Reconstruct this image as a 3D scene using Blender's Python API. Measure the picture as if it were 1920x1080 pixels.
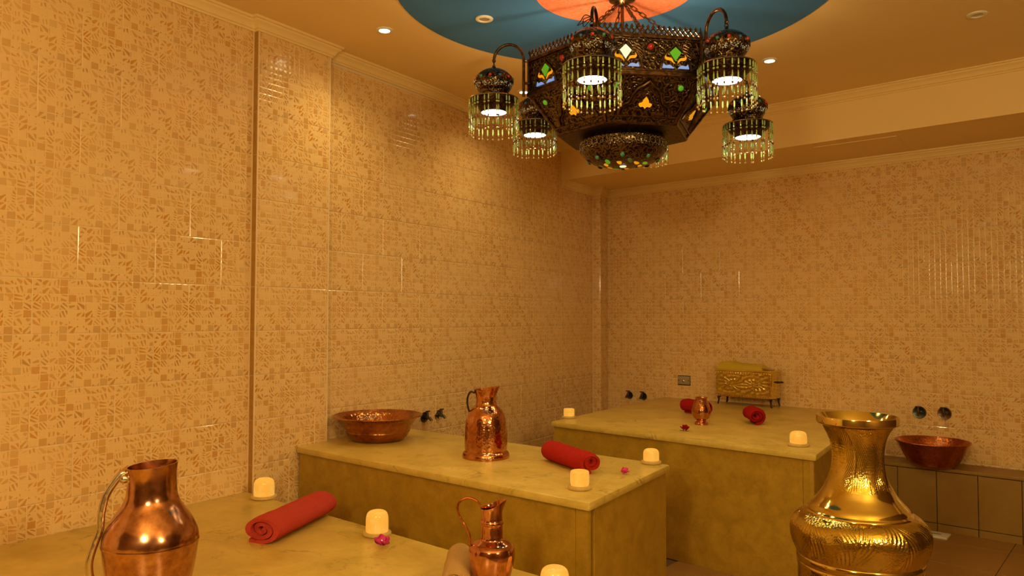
import bpy, bmesh, math, random
from mathutils import Vector, Matrix, noise
random.seed(7)
for o in list(bpy.data.objects): bpy.data.objects.remove(o)
SC = bpy.context.scene
COL = SC.collection
PI = math.pi

# ------------------------------------------------------------------ camera
F = 1415.56                       # focal length in pixels of the 1920x1080 frame
PITCH, ROLL, YAW = .0394, .0009, -.608
HC = 1.235                        # camera height above the floor
cp, sp, cy_, sy_ = math.cos(PITCH), math.sin(PITCH), math.cos(YAW), math.sin(YAW)
FW = Vector((sy_*cp, cy_*cp, sp)); RT = Vector((cy_, -sy_, 0)); UP = RT.cross(FW)
RT, UP = RT*math.cos(ROLL)+UP*math.sin(ROLL), UP*math.cos(ROLL)-RT*math.sin(ROLL)
cam = bpy.data.objects.new('camera', bpy.data.cameras.new('camera')); COL.objects.link(cam)
cam.data.sensor_width = 36; cam.data.lens = F/1920*36; cam.data.clip_start = .02
cam.matrix_world = Matrix(((RT.x, UP.x, -FW.x, 0), (RT.y, UP.y, -FW.y, 0), (RT.z, UP.z, -FW.z, HC), (0, 0, 0, 1)))
SC.camera = cam
CZ = -YAW                         # turning an object by this makes its x axis run to the photo's right

# ------------------------------------------------------------------ world, exposure, lamp colours
W = bpy.data.worlds.new('world'); SC.world = W; W.use_nodes = True
W.node_tree.nodes['Background'].inputs[0].default_value = (1, .62, .25, 1)
W.node_tree.nodes['Background'].inputs[1].default_value = 0.0
SC.view_settings.view_transform = 'Standard'; SC.view_settings.look = 'None'
SC.view_settings.exposure = 0.12; SC.view_settings.gamma = 1; SC.view_settings.use_curve_mapping = False
WARM = (1, .74, .31)
SPOT_W = 12.0                     # watts of one lit downlight
LANT_W = 3.6                      # watts of one lantern bulb
UP_W = 16.0                       # watts of the bulb inside the chandelier body

def ray(u, v): return FW + RT*((u-960)/F) - UP*((v-540)/F)
O = Vector((0, 0, HC))
def px(u, v, z):                  # the point seen at a pixel, on the horizontal plane at height z
    d = ray(u, v); return O + d*((z-HC)/d.z)
def zat(u, v, D):                 # height of what is seen at a pixel at depth D
    d = ray(u, v); return (O + d*(D/d.dot(FW))).z

# room frame: left wall along y; back wall turned by G
G = .1034; BD = 5.2041
NB = Vector((math.sin(G), math.cos(G), 0)); EB = Vector((math.cos(G), -math.sin(G), 0))
def bw(s, d, z): return NB*(BD-d) + EB*s + Vector((0, 0, z))
XA, XP, XC = -2.9218, -2.8932, -2.9397     # left wall, its pilaster, left wall beyond it
YP0, YP1 = 2.130, 2.558
ZROW = 1.1397 + HC                # a joint between tile rows; rows are .2 m
ZB2 = .627; ZB1 = .46             # bench heights
def zceil(x, y):
    t = (NB.x*x+NB.y*y-2.9)/1.7; t = max(0, min(1, t)); return 2.598-.055*t*t*(3-2*t)
ZSOF = 1.04+HC; DBEAM = .655

# ------------------------------------------------------------------ mesh helpers
class MB:
    def __init__(s): s.v = []; s.f = []; s.m = []; s.uv = {}
    def add(s, vs, fs, mi=0):
        b = len(s.v); s.v += [tuple(v) for v in vs]
        for f in fs: s.f.append(tuple(b+i for i in f)); s.m.append(mi)
        return b
    def box(s, a, b, mi=0):
        (x0, y0, z0), (x1, y1, z1) = a, b
        s.add([(x0,y0,z0),(x1,y0,z0),(x1,y1,z0),(x0,y1,z0),(x0,y0,z1),(x1,y0,z1),(x1,y1,z1),(x0,y1,z1)],
              [(0,3,2,1),(4,5,6,7),(0,1,5,4),(1,2,6,5),(2,3,7,6),(3,0,4,7)], mi)
    def prism(s, poly, z0, z1, mi=0):
        n = len(poly)
        s.add([(p[0], p[1], z0) for p in poly]+[(p[0], p[1], z1) for p in poly],
              [tuple(reversed(range(n))), tuple(range(n, 2*n))]+[(i, (i+1) % n, n+(i+1) % n, n+i) for i in range(n)], mi)
    def lathe(s, prof, seg=48, mi=0, fn=None, c=(0, 0, 0)):
        vs = []; fs = []; n = len(prof)
        for (r, z) in prof:
            for j in range(seg):
                t = 2*PI*j/seg; p = (r*math.cos(t), r*math.sin(t), z)
                if fn: p = fn(p, t, r, z)
                vs.append((p[0]+c[0], p[1]+c[1], p[2]+c[2]))
        for i in range(n-1):
            for j in range(seg):
                k = (j+1) % seg; fs.append((i*seg+j, i*seg+k, (i+1)*seg+k, (i+1)*seg+j))
        if prof[0][0] > 1e-5: fs.append(tuple(reversed(range(seg))))
        if prof[-1][0] > 1e-5: fs.append(tuple(range((n-1)*seg, n*seg)))
        s.add(vs, fs, mi)
    def tube(s, pts, r, seg=10, mi=0, ry=None, closed=False):
        pts = [Vector(p) for p in pts]; n = len(pts); vs = []; fs = []; prev = None
        for i, p in enumerate(pts):
            a = pts[(i-1) % n] if (i > 0 or closed) else p; b = pts[(i+1) % n] if (i < n-1 or closed) else p
            t = (b-a).normalized()
            if prev is None:
                prev = Vector((0, 1, 0)) if abs(t.y) < .9 else Vector((1, 0, 0))
            x = (prev - t*prev.dot(t)).normalized(); prev = x; y = t.cross(x)
            ra = r[i] if isinstance(r, (list, tuple)) else r
            rb = ra if ry is None else (ry[i] if isinstance(ry, (list, tuple)) else ry)
            for j in range(seg):
                q = 2*PI*j/seg; vs.append(p + x*(ra*math.cos(q)) + y*(rb*math.sin(q)))
        for i in range(n if closed else n-1):
            k = (i+1) % n
            for j in range(seg): fs.append((i*seg+j, i*seg+(j+1) % seg, k*seg+(j+1) % seg, k*seg+j))
        if not closed: fs += [tuple(reversed(range(seg))), tuple(range((n-1)*seg, n*seg))]
        s.add(vs, fs, mi)
    def ball(s, c, r, seg=10, mi=0, sz=1.0):
        k = seg//2
        s.lathe([(max(r*math.sin(PI*i/k), 0), -r*sz*math.cos(PI*i/k)) for i in range(k+1)], seg, mi, c=c)
    def mesh(s, name, mats, smooth=True, merge=True, bevel=0, auto=True, ang=40):
        me = bpy.data.meshes.new(name); me.from_pydata(s.v, [], s.f)
        for m in (mats if isinstance(mats, (list, tuple)) else [mats]): me.materials.append(m)
        for p, mi in zip(me.polygons, s.m): p.material_index = mi; p.use_smooth = smooth
        bm = bmesh.new(); bm.from_mesh(me)
        if merge: bmesh.ops.remove_doubles(bm, verts=bm.verts, dist=1e-6)
        bmesh.ops.recalc_face_normals(bm, faces=bm.faces)
        if bevel: bmesh.ops.bevel(bm, geom=[e for e in bm.edges if e.calc_face_angle(0) > .5], offset=bevel, segments=2, affect='EDGES', profile=.6)
        bm.to_mesh(me); bm.free()
        if smooth and auto:
            try: me.set_sharp_from_angle(angle=math.radians(ang))
            except Exception: pass
        return me
    def obj(s, name, mats, parent=None, **kw):
        return mk(name, s.mesh(name, mats, **kw), parent)
def mk(name, me, parent=None, loc=None, rot=None):
    o = bpy.data.objects.new(name, me); COL.objects.link(o)
    if parent: o.parent = parent
    if loc is not None: o.location = loc
    if rot is not None: o.rotation_euler = rot
    return o
def tag(o, label, cat, group=None):
    o['label'] = label; o['category'] = cat
    if group: o['group'] = group
    return o
def thing(name, label, cat, loc, rz=0, group=None):
    o = mk(name, None, None, loc, (0, 0, rz)); o.empty_display_size = .05
    return tag(o, label, cat, group)
def struct(o): o['kind'] = 'structure'; return o
def smooth_curve(pts, n=8):
    P = [Vector(p) for p in pts]; P = [P[0]*2-P[1]]+P+[P[-1]*2-P[-2]]; out = []
    for i in range(1, len(P)-2):
        for k in range(n):
            t = k/n; a, b, c, d = P[i-1:i+3]
            out.append(.5*((2*b)+(c-a)*t+(2*a-5*b+4*c-d)*t*t+(3*b-a-3*c+d)*t**3))
    out.append(P[-2]); return out
def smooth_prof(pts, n=6): return [(max(p.x, 0), p.y) for p in smooth_curve([(r, z, 0) for r, z in pts], n)]

# ------------------------------------------------------------------ material helpers
class NT:
    def __init__(s, name):
        s.mat = bpy.data.materials.new(name); s.mat.use_nodes = True; s.t = s.mat.node_tree; s.b = s.t.nodes['Principled BSDF']
    def n(s, typ, **kw):
        x = s.t.nodes.new(typ)
        for k, v in kw.items():
            if k.startswith('i_'):
                key = k[2:]; key = int(key) if key.isdigit() else key
                s.set(x.inputs[key], v)
            else: setattr(x, k, v)
        return x
    def set(s, inp, v):
        if hasattr(v, 'node'): s.t.links.new(v, inp)
        else: inp.default_value = v
    def m(s, op, a, b=None, c=None, clamp=False):
        x = s.n('ShaderNodeMath', operation=op, use_clamp=clamp); s.set(x.inputs[0], a)
        if b is not None: s.set(x.inputs[1], b)
        if c is not None: s.set(x.inputs[2], c)
        return x.outputs[0]
    def mix(s, f, a, b, typ='MIX'):
        x = s.n('ShaderNodeMixRGB', blend_type=typ); s.set(x.inputs[0], f); s.set(x.inputs[1], a); s.set(x.inputs[2], b); return x.outputs[0]
    def ramp(s, f, stops):
        x = s.n('ShaderNodeValToRGB'); s.set(x.inputs[0], f); e = x.color_ramp.elements
        while len(e) < len(stops): e.new(.5)
        for k, (p, c) in zip(e, stops): k.position = p; k.color = c if len(c) == 4 else (*c, 1)
        return x.outputs[0]
    def noise(s, vec, scale, detail=3, rough=.55, dist=0):
        x = s.n('ShaderNodeTexNoise'); s.set(x.inputs['Vector'], vec); x.inputs['Scale'].default_value = scale
        x.inputs['Detail'].default_value = detail; x.inputs['Roughness'].default_value = rough; x.inputs['Distortion'].default_value = dist
        return x.outputs['Fac']
    def voro(s, vec, scale, feature='F1', out='Distance'):
        x = s.n('ShaderNodeTexVoronoi', feature=feature); s.set(x.inputs['Vector'], vec); x.inputs['Scale'].default_value = scale
        return x.outputs[out]
    def obj(s): return s.n('ShaderNodeTexCoord').outputs['Object']
    def bump(s, h, strength=.5, dist=.002):
        x = s.n('ShaderNodeBump'); x.inputs['Strength'].default_value = strength; x.inputs['Distance'].default_value = dist
        s.set(x.inputs['Height'], h); s.set(s.b.inputs['Normal'], x.outputs[0])
    def p(s, **kw):
        for k, v in kw.items(): s.set(s.b.inputs[k.replace('_', ' ')], v)
        return s.mat
def c4(*c): return (*c, 1)
def plain(name, col, rough=.5, metal=0, **kw):
    t = NT(name); t.p(Base_Color=c4(*col), Roughness=rough, Metallic=metal, **kw); return t.mat

def mosaic():
    t = NT('mosaic_tile'); uv = t.n('ShaderNodeUVMap').outputs[0]
    sep = t.n('ShaderNodeSeparateXYZ'); t.set(sep.inputs[0], uv)
    u, v = sep.outputs[0], sep.outputs[1]
    cu, cv = t.m('FLOOR', u), t.m('FLOOR', v)
    x, y = t.m('SUBTRACT', t.m('FRACT', u), .5), t.m('SUBTRACT', t.m('FRACT', v), .5)
    def wn(k):
        cmb = t.n('ShaderNodeCombineXYZ'); t.set(cmb.inputs[0], cu); t.set(cmb.inputs[1], cv); cmb.inputs[2].default_value = k
        w = t.n('ShaderNodeTexWhiteNoise', noise_dimensions='3D'); t.set(w.inputs[0], cmb.outputs[0])
        q = t.n('ShaderNodeSeparateColor'); t.set(q.inputs[0], w.outputs['Color']); return q.outputs
    a, b, c = wn(3.3), wn(11.7), wn(25.1)
    ang = t.m('MULTIPLY', a[0], PI)
    cs, sn = t.m('COSINE', ang), t.m('SINE', ang)
    xr = t.m('ADD', t.m('MULTIPLY', x, cs), t.m('MULTIPLY', y, sn))
    yr = t.m('SUBTRACT', t.m('MULTIPLY', y, cs), t.m('MULTIPLY', x, sn))
    yy = t.m('ADD', yr, .5)
    def lt(p, q): return t.m('LESS_THAN', p, q)
    # parallel strokes that taper along their length
    ph = t.m('FRACT', t.m('ADD', t.m('MULTIPLY', xr, t.m('ADD', 1.3, t.m('MULTIPLY', a[1], 1.6))), a[2]))
    s1 = lt(ph, t.m('ADD', .22, t.m('MULTIPLY', yy, .46)))
    # fans of wedges springing from one corner of the cell
    cxn = t.m('SUBTRACT', t.m('ROUND', b[2]), .5); cyn = t.m('SUBTRACT', t.m('ROUND', a[1]), .5)
    an = t.m('ARCTAN2', t.m('SUBTRACT', y, t.m('MULTIPLY', cyn, 1.25)), t.m('SUBTRACT', x, t.m('MULTIPLY', cxn, 1.25)))
    s2 = lt(t.m('FRACT', t.m('ADD', t.m('MULTIPLY', an, 1.5), a[2])), .55)
    s2 = t.m('MULTIPLY', s2, t.m('GREATER_THAN', b[0], .5)); s1 = t.m('MULTIPLY', s1, t.m('LESS_THAN', b[0], .5))
    cut = lt(t.m('ABSOLUTE', t.m('SUBTRACT', yr, t.m('MULTIPLY', t.m('SUBTRACT', a[0], .5), .3))), t.m('ADD', .26, t.m('MULTIPLY', b[1], .4)))
    blk = t.m('MULTIPLY', t.m('GREATER_THAN', b[1], .84), t.m('LESS_THAN', t.m('MAXIMUM', t.m('ABSOLUTE', x), t.m('ABSOLUTE', y)), .42))
    shard = t.m('MAXIMUM', t.m('MULTIPLY', t.m('MAXIMUM', s1, s2), cut), blk)
    inside = lt(t.m('MAXIMUM', t.m('ABSOLUTE', x), t.m('ABSOLUTE', y)), .445)
    cl = t.noise(uv, .42, 2, .6)
    present = lt(c[0], t.m('ADD', t.m('MULTIPLY', cl, 2.4), -.32))
    rnd = t.n('ShaderNodeObjectInfo').outputs['Random']
    wpos = t.n('ShaderNodeNewGeometry').outputs['Position']
    amt = t.m('MULTIPLY', t.m('ADD', t.m('MULTIPLY', b[2], .45), t.m('ADD', .25, t.m('MULTIPLY', rnd, .25))), t.m('SUBTRACT', 1, t.m('MULTIPLY', blk, .3)))
    amt = t.m('MULTIPLY', amt, t.m('ADD', .42, t.noise(wpos, 3.0, 2)))
    mask = t.m('MULTIPLY', t.m('MULTIPLY', t.m('MULTIPLY', shard, inside), present), amt, clamp=True)
    shc = t.ramp(c[1], [(0, (.54, .21, .008)), (.5, (.60, .26, .012)), (.8, (.44, .19, .03)), (1, (.36, .145, .025))])
    base = t.mix(t.noise(wpos, 1.7, 3), c4(.80, .55, .245), c4(.87, .61, .285))
    col = t.mix(mask, base, shc)
    grid = t.m('GREATER_THAN', t.m('MAXIMUM', t.m('ABSOLUTE', x), t.m('ABSOLUTE', y)), .468)
    col = t.mix(t.m('MULTIPLY', grid, .35), col, c4(.90, .66, .36))
    edge = t.m('MAXIMUM', t.m('ABSOLUTE', x), t.m('ABSOLUTE', y))
    h = t.m('MULTIPLY', t.m('SUBTRACT', .5, edge), 12, clamp=True)
    pil = t.m('MULTIPLY', t.m('SUBTRACT', .25, t.m('MULTIPLY', x, x)), t.m('SUBTRACT', .25, t.m('MULTIPLY', y, y)))
    h = t.m('ADD', t.m('MULTIPLY', h, .6), t.m('MULTIPLY', pil, 22))
    h = t.m('ADD', h, t.m('MULTIPLY', t.noise(uv, 1.3, 2), .6))
    t.bump(h, .35, .0012)
    return t.p(Base_Color=col, Roughness=.17, Specular_IOR_Level=.5, Coat_Weight=.25, Coat_Roughness=.06)
def stone(name, c0, c1, vein, rough=.28, sc=6, vs=.35):
    t = NT(name); p = t.n('ShaderNodeNewGeometry').outputs['Position']
    n1 = t.noise(p, sc, 6, .62, .4); n2 = t.noise(p, sc*7, 4, .6)
    col = t.ramp(t.m('ADD', t.m('MULTIPLY', n1, .75), t.m('MULTIPLY', n2, .25)), [(.3, c0), (.7, c1)])
    v = t.noise(p, sc*.42, 5, .6, 1.2)
    line = t.m('SUBTRACT', 1, t.m('MULTIPLY', t.m('ABSOLUTE', t.m('SUBTRACT', v, .5)), 55), clamp=True)
    brk = t.m('MULTIPLY', t.m('SUBTRACT', t.noise(p, sc*1.3, 3), .45), 5, clamp=True)
    col = t.mix(t.m('MULTIPLY', t.m('MULTIPLY', line, brk), vs), col, c4(*vein))
    t.bump(n2, .12, .001)
    return t.p(Base_Color=col, Roughness=t.m('ADD', rough, t.m('MULTIPLY', n2, .15)), Specular_IOR_Level=.4)
def copper(name, c0, c1, ham=70, hs=.5, rough=.2):
    t = NT(name); p = t.obj()
    n1 = t.noise(p, 9, 5, .65); n2 = t.noise(p, 60, 3, .6)
    col = t.ramp(t.m('ADD', t.m('MULTIPLY', n1, .7), t.m('MULTIPLY', n2, .3)), [(.32, c0), (.62, c1)])
    v = t.n('ShaderNodeTexVoronoi', feature='SMOOTH_F1'); t.set(v.inputs['Vector'], p); v.inputs['Scale'].default_value = ham
    h = t.m('ADD', v.outputs['Distance'], t.m('MULTIPLY', t.noise(p, 14, 3), .5))
    t.bump(h, hs, .004)
    return t.p(Base_Color=col, Metallic=1, Roughness=t.m('ADD', rough-.06, t.m('MULTIPLY', n1, .18)))
def brass(name, c0, c1, sc=60, bs=.5, rough=.16):
    t = NT(name); p = t.obj(); n1 = t.noise(p, 7, 4)
    col = t.ramp(n1, [(.3, c0), (.7, c1)])
    w = t.n('ShaderNodeTexWave', wave_type='RINGS'); t.set(w.inputs['Vector'], p); w.inputs['Scale'].default_value = sc*.32
    w.inputs['Distortion'].default_value = 9; w.inputs['Detail'].default_value = 2; w.inputs['Detail Scale'].default_value = 2.2
    h = t.m('ADD', t.m('MULTIPLY', w.outputs['Fac'], .6), t.m('MULTIPLY', t.voro(p, sc*2.2), .8))
    if bs: t.bump(h, bs, .003)
    return t.p(Base_Color=col, Metallic=1, Roughness=rough)
def terry(name, c0, c1):
    t = NT(name); p = t.obj(); n = t.noise(p, 330, 2, .75); n2 = t.noise(p, 22, 4)
    col = t.mix(t.m('MULTIPLY', n2, .9, clamp=True), c4(*c0), c4(*c1))
    t.bump(t.m('ADD', n, t.m('MULTIPLY', n2, .9)), 1.0, .007)
    return t.p(Base_Color=col, Roughness=.95, Specular_IOR_Level=.12, Sheen_Weight=.35, Sheen_Roughness=.5, Sheen_Tint=c4(*c1))
def alabaster(name, e):
    t = NT(name); p = t.obj(); n = t.noise(p, 26, 4, .6, .8)
    col = t.ramp(n, [(.3, (1, .38, .03)), (.55, (1, .47, .06)), (.8, (1, .58, .15))])
    t.p(Base_Color=c4(.45, .29, .09), Roughness=.15, Specular_IOR_Level=.5)
    t.set(t.b.inputs['Emission Color'], col); t.b.inputs['Emission Strength'].default_value = e
    return t.mat
def emit(name, col, s):
    t = NT(name); t.p(Base_Color=c4(*col), Roughness=.4); t.b.inputs['Emission Color'].default_value = c4(*col); t.b.inputs['Emission Strength'].default_value = s
    return t.mat
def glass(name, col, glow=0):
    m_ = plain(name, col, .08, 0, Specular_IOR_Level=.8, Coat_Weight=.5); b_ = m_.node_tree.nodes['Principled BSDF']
    b_.inputs['Emission Color'].default_value = c4(*col); b_.inputs['Emission Strength'].default_value = glow   # painted glow in place of bulb light passing through the panes
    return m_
def bronze(name, c0, c1, sc=55, bs=.9, rough=.34):
    t = NT(name); p = t.obj()
    nz = t.n('ShaderNodeTexNoise'); t.set(nz.inputs['Vector'], p); nz.inputs['Scale'].default_value = sc*.5
    pd = t.n('ShaderNodeVectorMath', operation='MULTIPLY_ADD'); t.set(pd.inputs[0], nz.outputs['Color']); pd.inputs[1].default_value = (.035, .035, .035); t.set(pd.inputs[2], p)
    v1 = t.voro(pd.outputs[0], sc); v2 = t.voro(pd.outputs[0], sc*2.6)
    rings = t.m('ADD', .5, t.m('MULTIPLY', t.m('SINE', t.m('MULTIPLY', v1, 15)), .5))
    h = t.m('ADD', t.m('MULTIPLY', rings, .7), t.m('MULTIPLY', v2, .6))
    col = t.ramp(h, [(.35, c0), (1.0, c1)])
    t.bump(h, bs, .003)
    return t.p(Base_Color=col, Metallic=.95, Roughness=rough)
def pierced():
    t = NT('pierced_window_glow'); p = t.obj(); v = t.voro(p, 210)
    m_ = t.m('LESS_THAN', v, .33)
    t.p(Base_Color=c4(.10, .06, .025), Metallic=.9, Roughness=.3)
    t.set(t.b.inputs['Emission Color'], c4(1, .78, .32)); t.set(t.b.inputs['Emission Strength'], t.m('MULTIPLY', m_, .55))   # glow dots painted as bulb light through holes
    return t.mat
def plaster(name, c0, c1, sc=3, bs=.05):
    t = NT(name); p = t.n('ShaderNodeNewGeometry').outputs['Position']; n = t.noise(p, sc, 4)
    t.bump(t.noise(p, 90, 3), bs, .002)
    return t.p(Base_Color=t.mix(n, c4(*c0), c4(*c1)), Roughness=.75, Specular_IOR_Level=.25)

M = dict(
    tile=mosaic(),
    grout=plaster('grout', (.80, .62, .38), (.86, .68, .44), 8),
    ceil=plaster('ceiling_paint', (.88, .66, .30), (.91, .69, .33)),
    cornice=plaster('cornice_paint', (.88, .66, .30), (.90, .68, .32)),
    blue=plaster('blue_paint', (.05, .18, .44), (.062, .20, .47), 2),
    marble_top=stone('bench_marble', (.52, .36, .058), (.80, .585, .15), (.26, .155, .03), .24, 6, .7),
    marble_shaded=stone('bench_marble_shaded', (.33, .185, .012), (.52, .315, .028), (.25, .14, .015), .42, 14, .25),  # shaded copy of the bench marble, shade put into its colour
    ledge=stone('ledge_tile', (.27, .15, .028), (.34, .195, .038), (.2, .1, .02), .35, 4, .15),
    floor=stone('floor_tile', (.29, .145, .032), (.35, .185, .042), (.22, .11, .03), .35, 3, .1),
    dark_wall=plaster('dark_unseen_wall', (.16, .09, .035), (.19, .11, .045)),  # dark colour given to unseen walls to cut bounce light
    ochre=stone('ochre_edge_tile', (.40, .20, .03), (.52, .28, .05), (.3, .14, .02), .3, 30, .3),
    joint=plain('dark_joint', (.14, .075, .02), .8),
    copper=copper('old_copper', (.24, .085, .035), (.72, .37, .20), 46, .16, .15),
    copper_h=copper('hammered_copper', (.28, .09, .025), (.74, .34, .14), 95, .32, .14),
    copper_b=copper('bowl_copper', (.16, .05, .014), (.56, .23, .075), 80, .65, .17),
    copper_p=copper('polished_copper', (.40, .14, .06), (.78, .40, .24), 30, .08, .10),
    copper_d=copper('dark_copper', (.30, .08, .02), (.62, .22, .07), 70, .4, .22),
    tin=copper('tinned_handle', (.50, .42, .32), (.80, .70, .56), 60, .3, .22),
    brass=brass('embossed_brass', (.50, .36, .055), (.76, .58, .15), 110, .13, .13),
    brass_s=brass('smooth_brass', (.60, .44, .085), (.80, .62, .18), 60, 0, .09),
    iron=plain('dark_cast_metal', (.06, .04, .02), .4, .8),
    red=terry('red_terry', (.50, .018, .012), (.62, .035, .022)),
    red_d=terry('deep_red_terry', (.42, .010, .010), (.52, .018, .014)),
    coral=terry('coral_terry', (.60, .055, .035), (.70, .09, .06)),
    tan=terry('tan_terry', (.62, .36, .12), (.72, .45, .17)),
    yellow=terry('yellow_terry', (.74, .52, .03), (.84, .62, .06)),
    ala=alabaster('lit_alabaster', .60), ala_dim=alabaster('alabaster_dish', .11),
    bronze=bronze('embossed_bronze', (.028, .016, .007), (.19, .125, .058), 42, .55, .24),
    bronze_s=bronze('plain_bronze', (.08, .042, .018), (.17, .092, .04), 20, .12, .30),
    bronze_k=bronze('dark_bronze', (.03, .016, .008), (.10, .055, .024), 40, .3, .4),
    filig=bronze('pierced_band', (.14, .09, .035), (.75, .60, .30), 150, .8, .25), filig_glow=pierced(),
    hoop=plain('pale_brass_hoop', (.42, .33, .17), .22, .95),  # rim highlight painted in as a pale brass tone
    bulb=emit('bulb_diffuser', (1, .93, .72), 9.0),
    globe=emit('added_globe', (1, .76, .34), 128.0),
    down=emit('downlight_lamp', (1, .90, .62), 14.0), white=plain('white_enamel', (.85, .80, .68), .3),
    off=plain('unlit_lamp', (.5, .45, .38), .12, .6),
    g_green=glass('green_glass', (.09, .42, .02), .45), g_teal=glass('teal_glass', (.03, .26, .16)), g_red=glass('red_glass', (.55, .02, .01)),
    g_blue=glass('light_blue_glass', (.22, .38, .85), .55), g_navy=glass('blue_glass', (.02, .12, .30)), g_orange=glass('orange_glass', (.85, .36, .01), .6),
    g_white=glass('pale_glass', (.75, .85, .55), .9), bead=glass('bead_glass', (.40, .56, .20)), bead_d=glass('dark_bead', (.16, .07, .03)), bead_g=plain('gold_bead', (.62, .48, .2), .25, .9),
    magenta=plain('magenta_petal', (.66, .04, .22), .6), leaf=plain('leaf_green', (.03, .10, .02), .5),
    chrome=plain('chrome', (.55, .52, .48), .14, 1), rubber=plain('dark_tap_metal', (.10, .085, .07), .25, .9),
    rose_g=plain('greenish_rose', (.14, .17, .12), .3, .9), rose_b=plain('brassy_rose', (.26, .18, .10), .28, .9),
    plate=plain('socket_plate', (.42, .34, .22), .4, .3),
)
def red_plaster():
    t = NT('red_roundel_plaster'); p = t.n('ShaderNodeNewGeometry').outputs['Position']
    n = t.noise(p, 30, 5, .7, 2.5); t.bump(n, .6, .004)
    return t.p(Base_Color=t.ramp(n, [(.3, (.74, .15, .06)), (.55, (.88, .25, .12)), (.75, (.93, .36, .19))]), Roughness=.6)
M['redplaster'] = red_plaster()

# ------------------------------------------------------------------ room shell
XR, YN = 1.9, -1.9                # right wall and the wall behind the camera
def back_y(x): return (BD-NB.x*x)/NB.y
# floor
m = MB(); m.prism([(-3.2, YN-.1), (XR+.1, YN-.1), (XR+.1, back_y(XR)+.15), (-3.2, back_y(-3.2)+.15)], -.1, -.004)
floor = struct(m.obj('floor', M['joint'], smooth=False))
def slab_mesh(name, w, h, t, mat, ch=.003, uv=None):
    """thin piece lying in x (width) and z (height), front face at y=0 facing -y, chamfered"""
    vs = [(0,t,0),(w,t,0),(w,t,h),(0,t,h),(0,ch*.6,0),(w,ch*.6,0),(w,ch*.6,h),(0,ch*.6,h),(ch,0,ch),(w-ch,0,ch),(w-ch,0,h-ch),(ch,0,h-ch)]
    fs = [(8,9,10,11),(4,5,9,8),(5,6,10,9),(6,7,11,10),(7,4,8,11),(0,1,5,4),(1,2,6,5),(2,3,7,6),(3,0,4,7)]
    me = bpy.data.meshes.new(name); me.from_pydata(vs, [], fs); me.materials.append(mat)
    if uv:
        l = me.uv_layers.new(name='UVMap'); u0, v0, u1, v1 = uv
        for lp in me.loops:
            x, y, z = vs[lp.vertex_index]; l.data[lp.index].uv = (u0+(u1-u0)*x/w, v0+(v1-v0)*z/h)
    return me
FT = .42
fme = slab_mesh('floor_tile', FT-.004, FT-.004, .02, M['floor'], .002)
for i in range(-4, 6):
    for j in range(0, 12):
        c = bw(-1.9+i*FT, .02+(j+1)*FT, 0)
        if c.x < -1.9 or c.x > XR-.5 or c.y < .3: continue
        o = mk('floor_tile', fme, floor, c, (PI/2*-1, 0, -G))
        o.rotation_euler = (-PI/2, 0, -G); o.location = c + NB*(FT)*1.0
# tiles on a wall ------------------------------------------------------
_tm = {}
def tile_mesh(w, h, u0, v0, flip):
    k = (round(w, 3), round(h, 3), round(u0, 2), round(v0, 2), flip)
    if k not in _tm:
        uv = (u0, v0, u0+w/.03, v0+h*35)
        if flip: uv = (10-uv[0], 7-uv[1], 10-uv[2], 7-uv[3])
        _tm[k] = slab_mesh('tile', w, h, .008, M['tile'], .0022, uv)
    return _tm[k]
def tile_run(parent, org, dirv, a0, a1, z0, z1, off, rz, gap=.0026):
    """tiles between a0..a1 along dirv, rows of .2 m with joints at ZROW-.2k, half-bond"""
    k = 0; rows = []
    z = ZROW+.2
    while z > z0+1e-4:
        top, bot = min(z, z1), max(z-.2, z0)
        if top-bot > .012: rows.append((k, bot, top, bot-(z-.2)))
        z -= .2; k += 1
    for k, bot, top, voff in rows:
        st = off + (.15 if k % 2 else 0)
        a = st + math.floor((a0-st)/.3)*.3
        while a < a1-1e-4:
            l, r = max(a, a0), min(a+.3, a1)
            if r-l > .008:
                me = tile_mesh(r-l-gap, top-bot-gap, (l-a)/.03, voff*35, random.random() < .3)
                p = org + dirv*(l+gap/2) + Vector((0, 0, bot+gap/2))
                mk('tile', me, parent, p, (random.uniform(-.0022, .0022), 0, rz+random.uniform(-.0016, .0016)))
            a += .3
# left wall with its pilaster
m = MB(); T = .0022
m.box((XA-.15, YN, 0), (XA-T, YP0, 2.7)); wl = struct(m.obj('wall_left', M['grout'], smooth=False))
m = MB(); m.box((XA-.15, YP0, 0), (XP-T, YP1, 2.7)); wp = struct(m.obj('wall_pilaster', M['grout'], smooth=False))
m = MB(); m.box((XC-.13, YP1, 0), (XC-T, back_y(XC)+.1, 2.7)); wf = struct(m.obj('wall_left_far', M['grout'], smooth=False))
YV = Vector((0, 1, 0))
tile_run(wl, Vector((XA, 0, 0)), YV, -.13, YP0-.004, .17, 2.545, 1.2235, PI/2)
tile_run(wp, Vector((XP, 0, 0)), YV, YP0+.003, YP1-.003, .17, 2.545, 2.03, PI/2)
YC1 = 5.361
ybeam = (BD-DBEAM-NB.x*XC)/NB.y
tile_run(wf, Vector((XC, 0, 0)), YV, YP1+.003, ybeam-.004, .17, 2.53, 1.1835, PI/2)
tile_run(wf, Vector((XC, 0, 0)), YV, ybeam, YC1-.003, .17, ZSOF-.004, 1.1835, PI/2)
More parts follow.
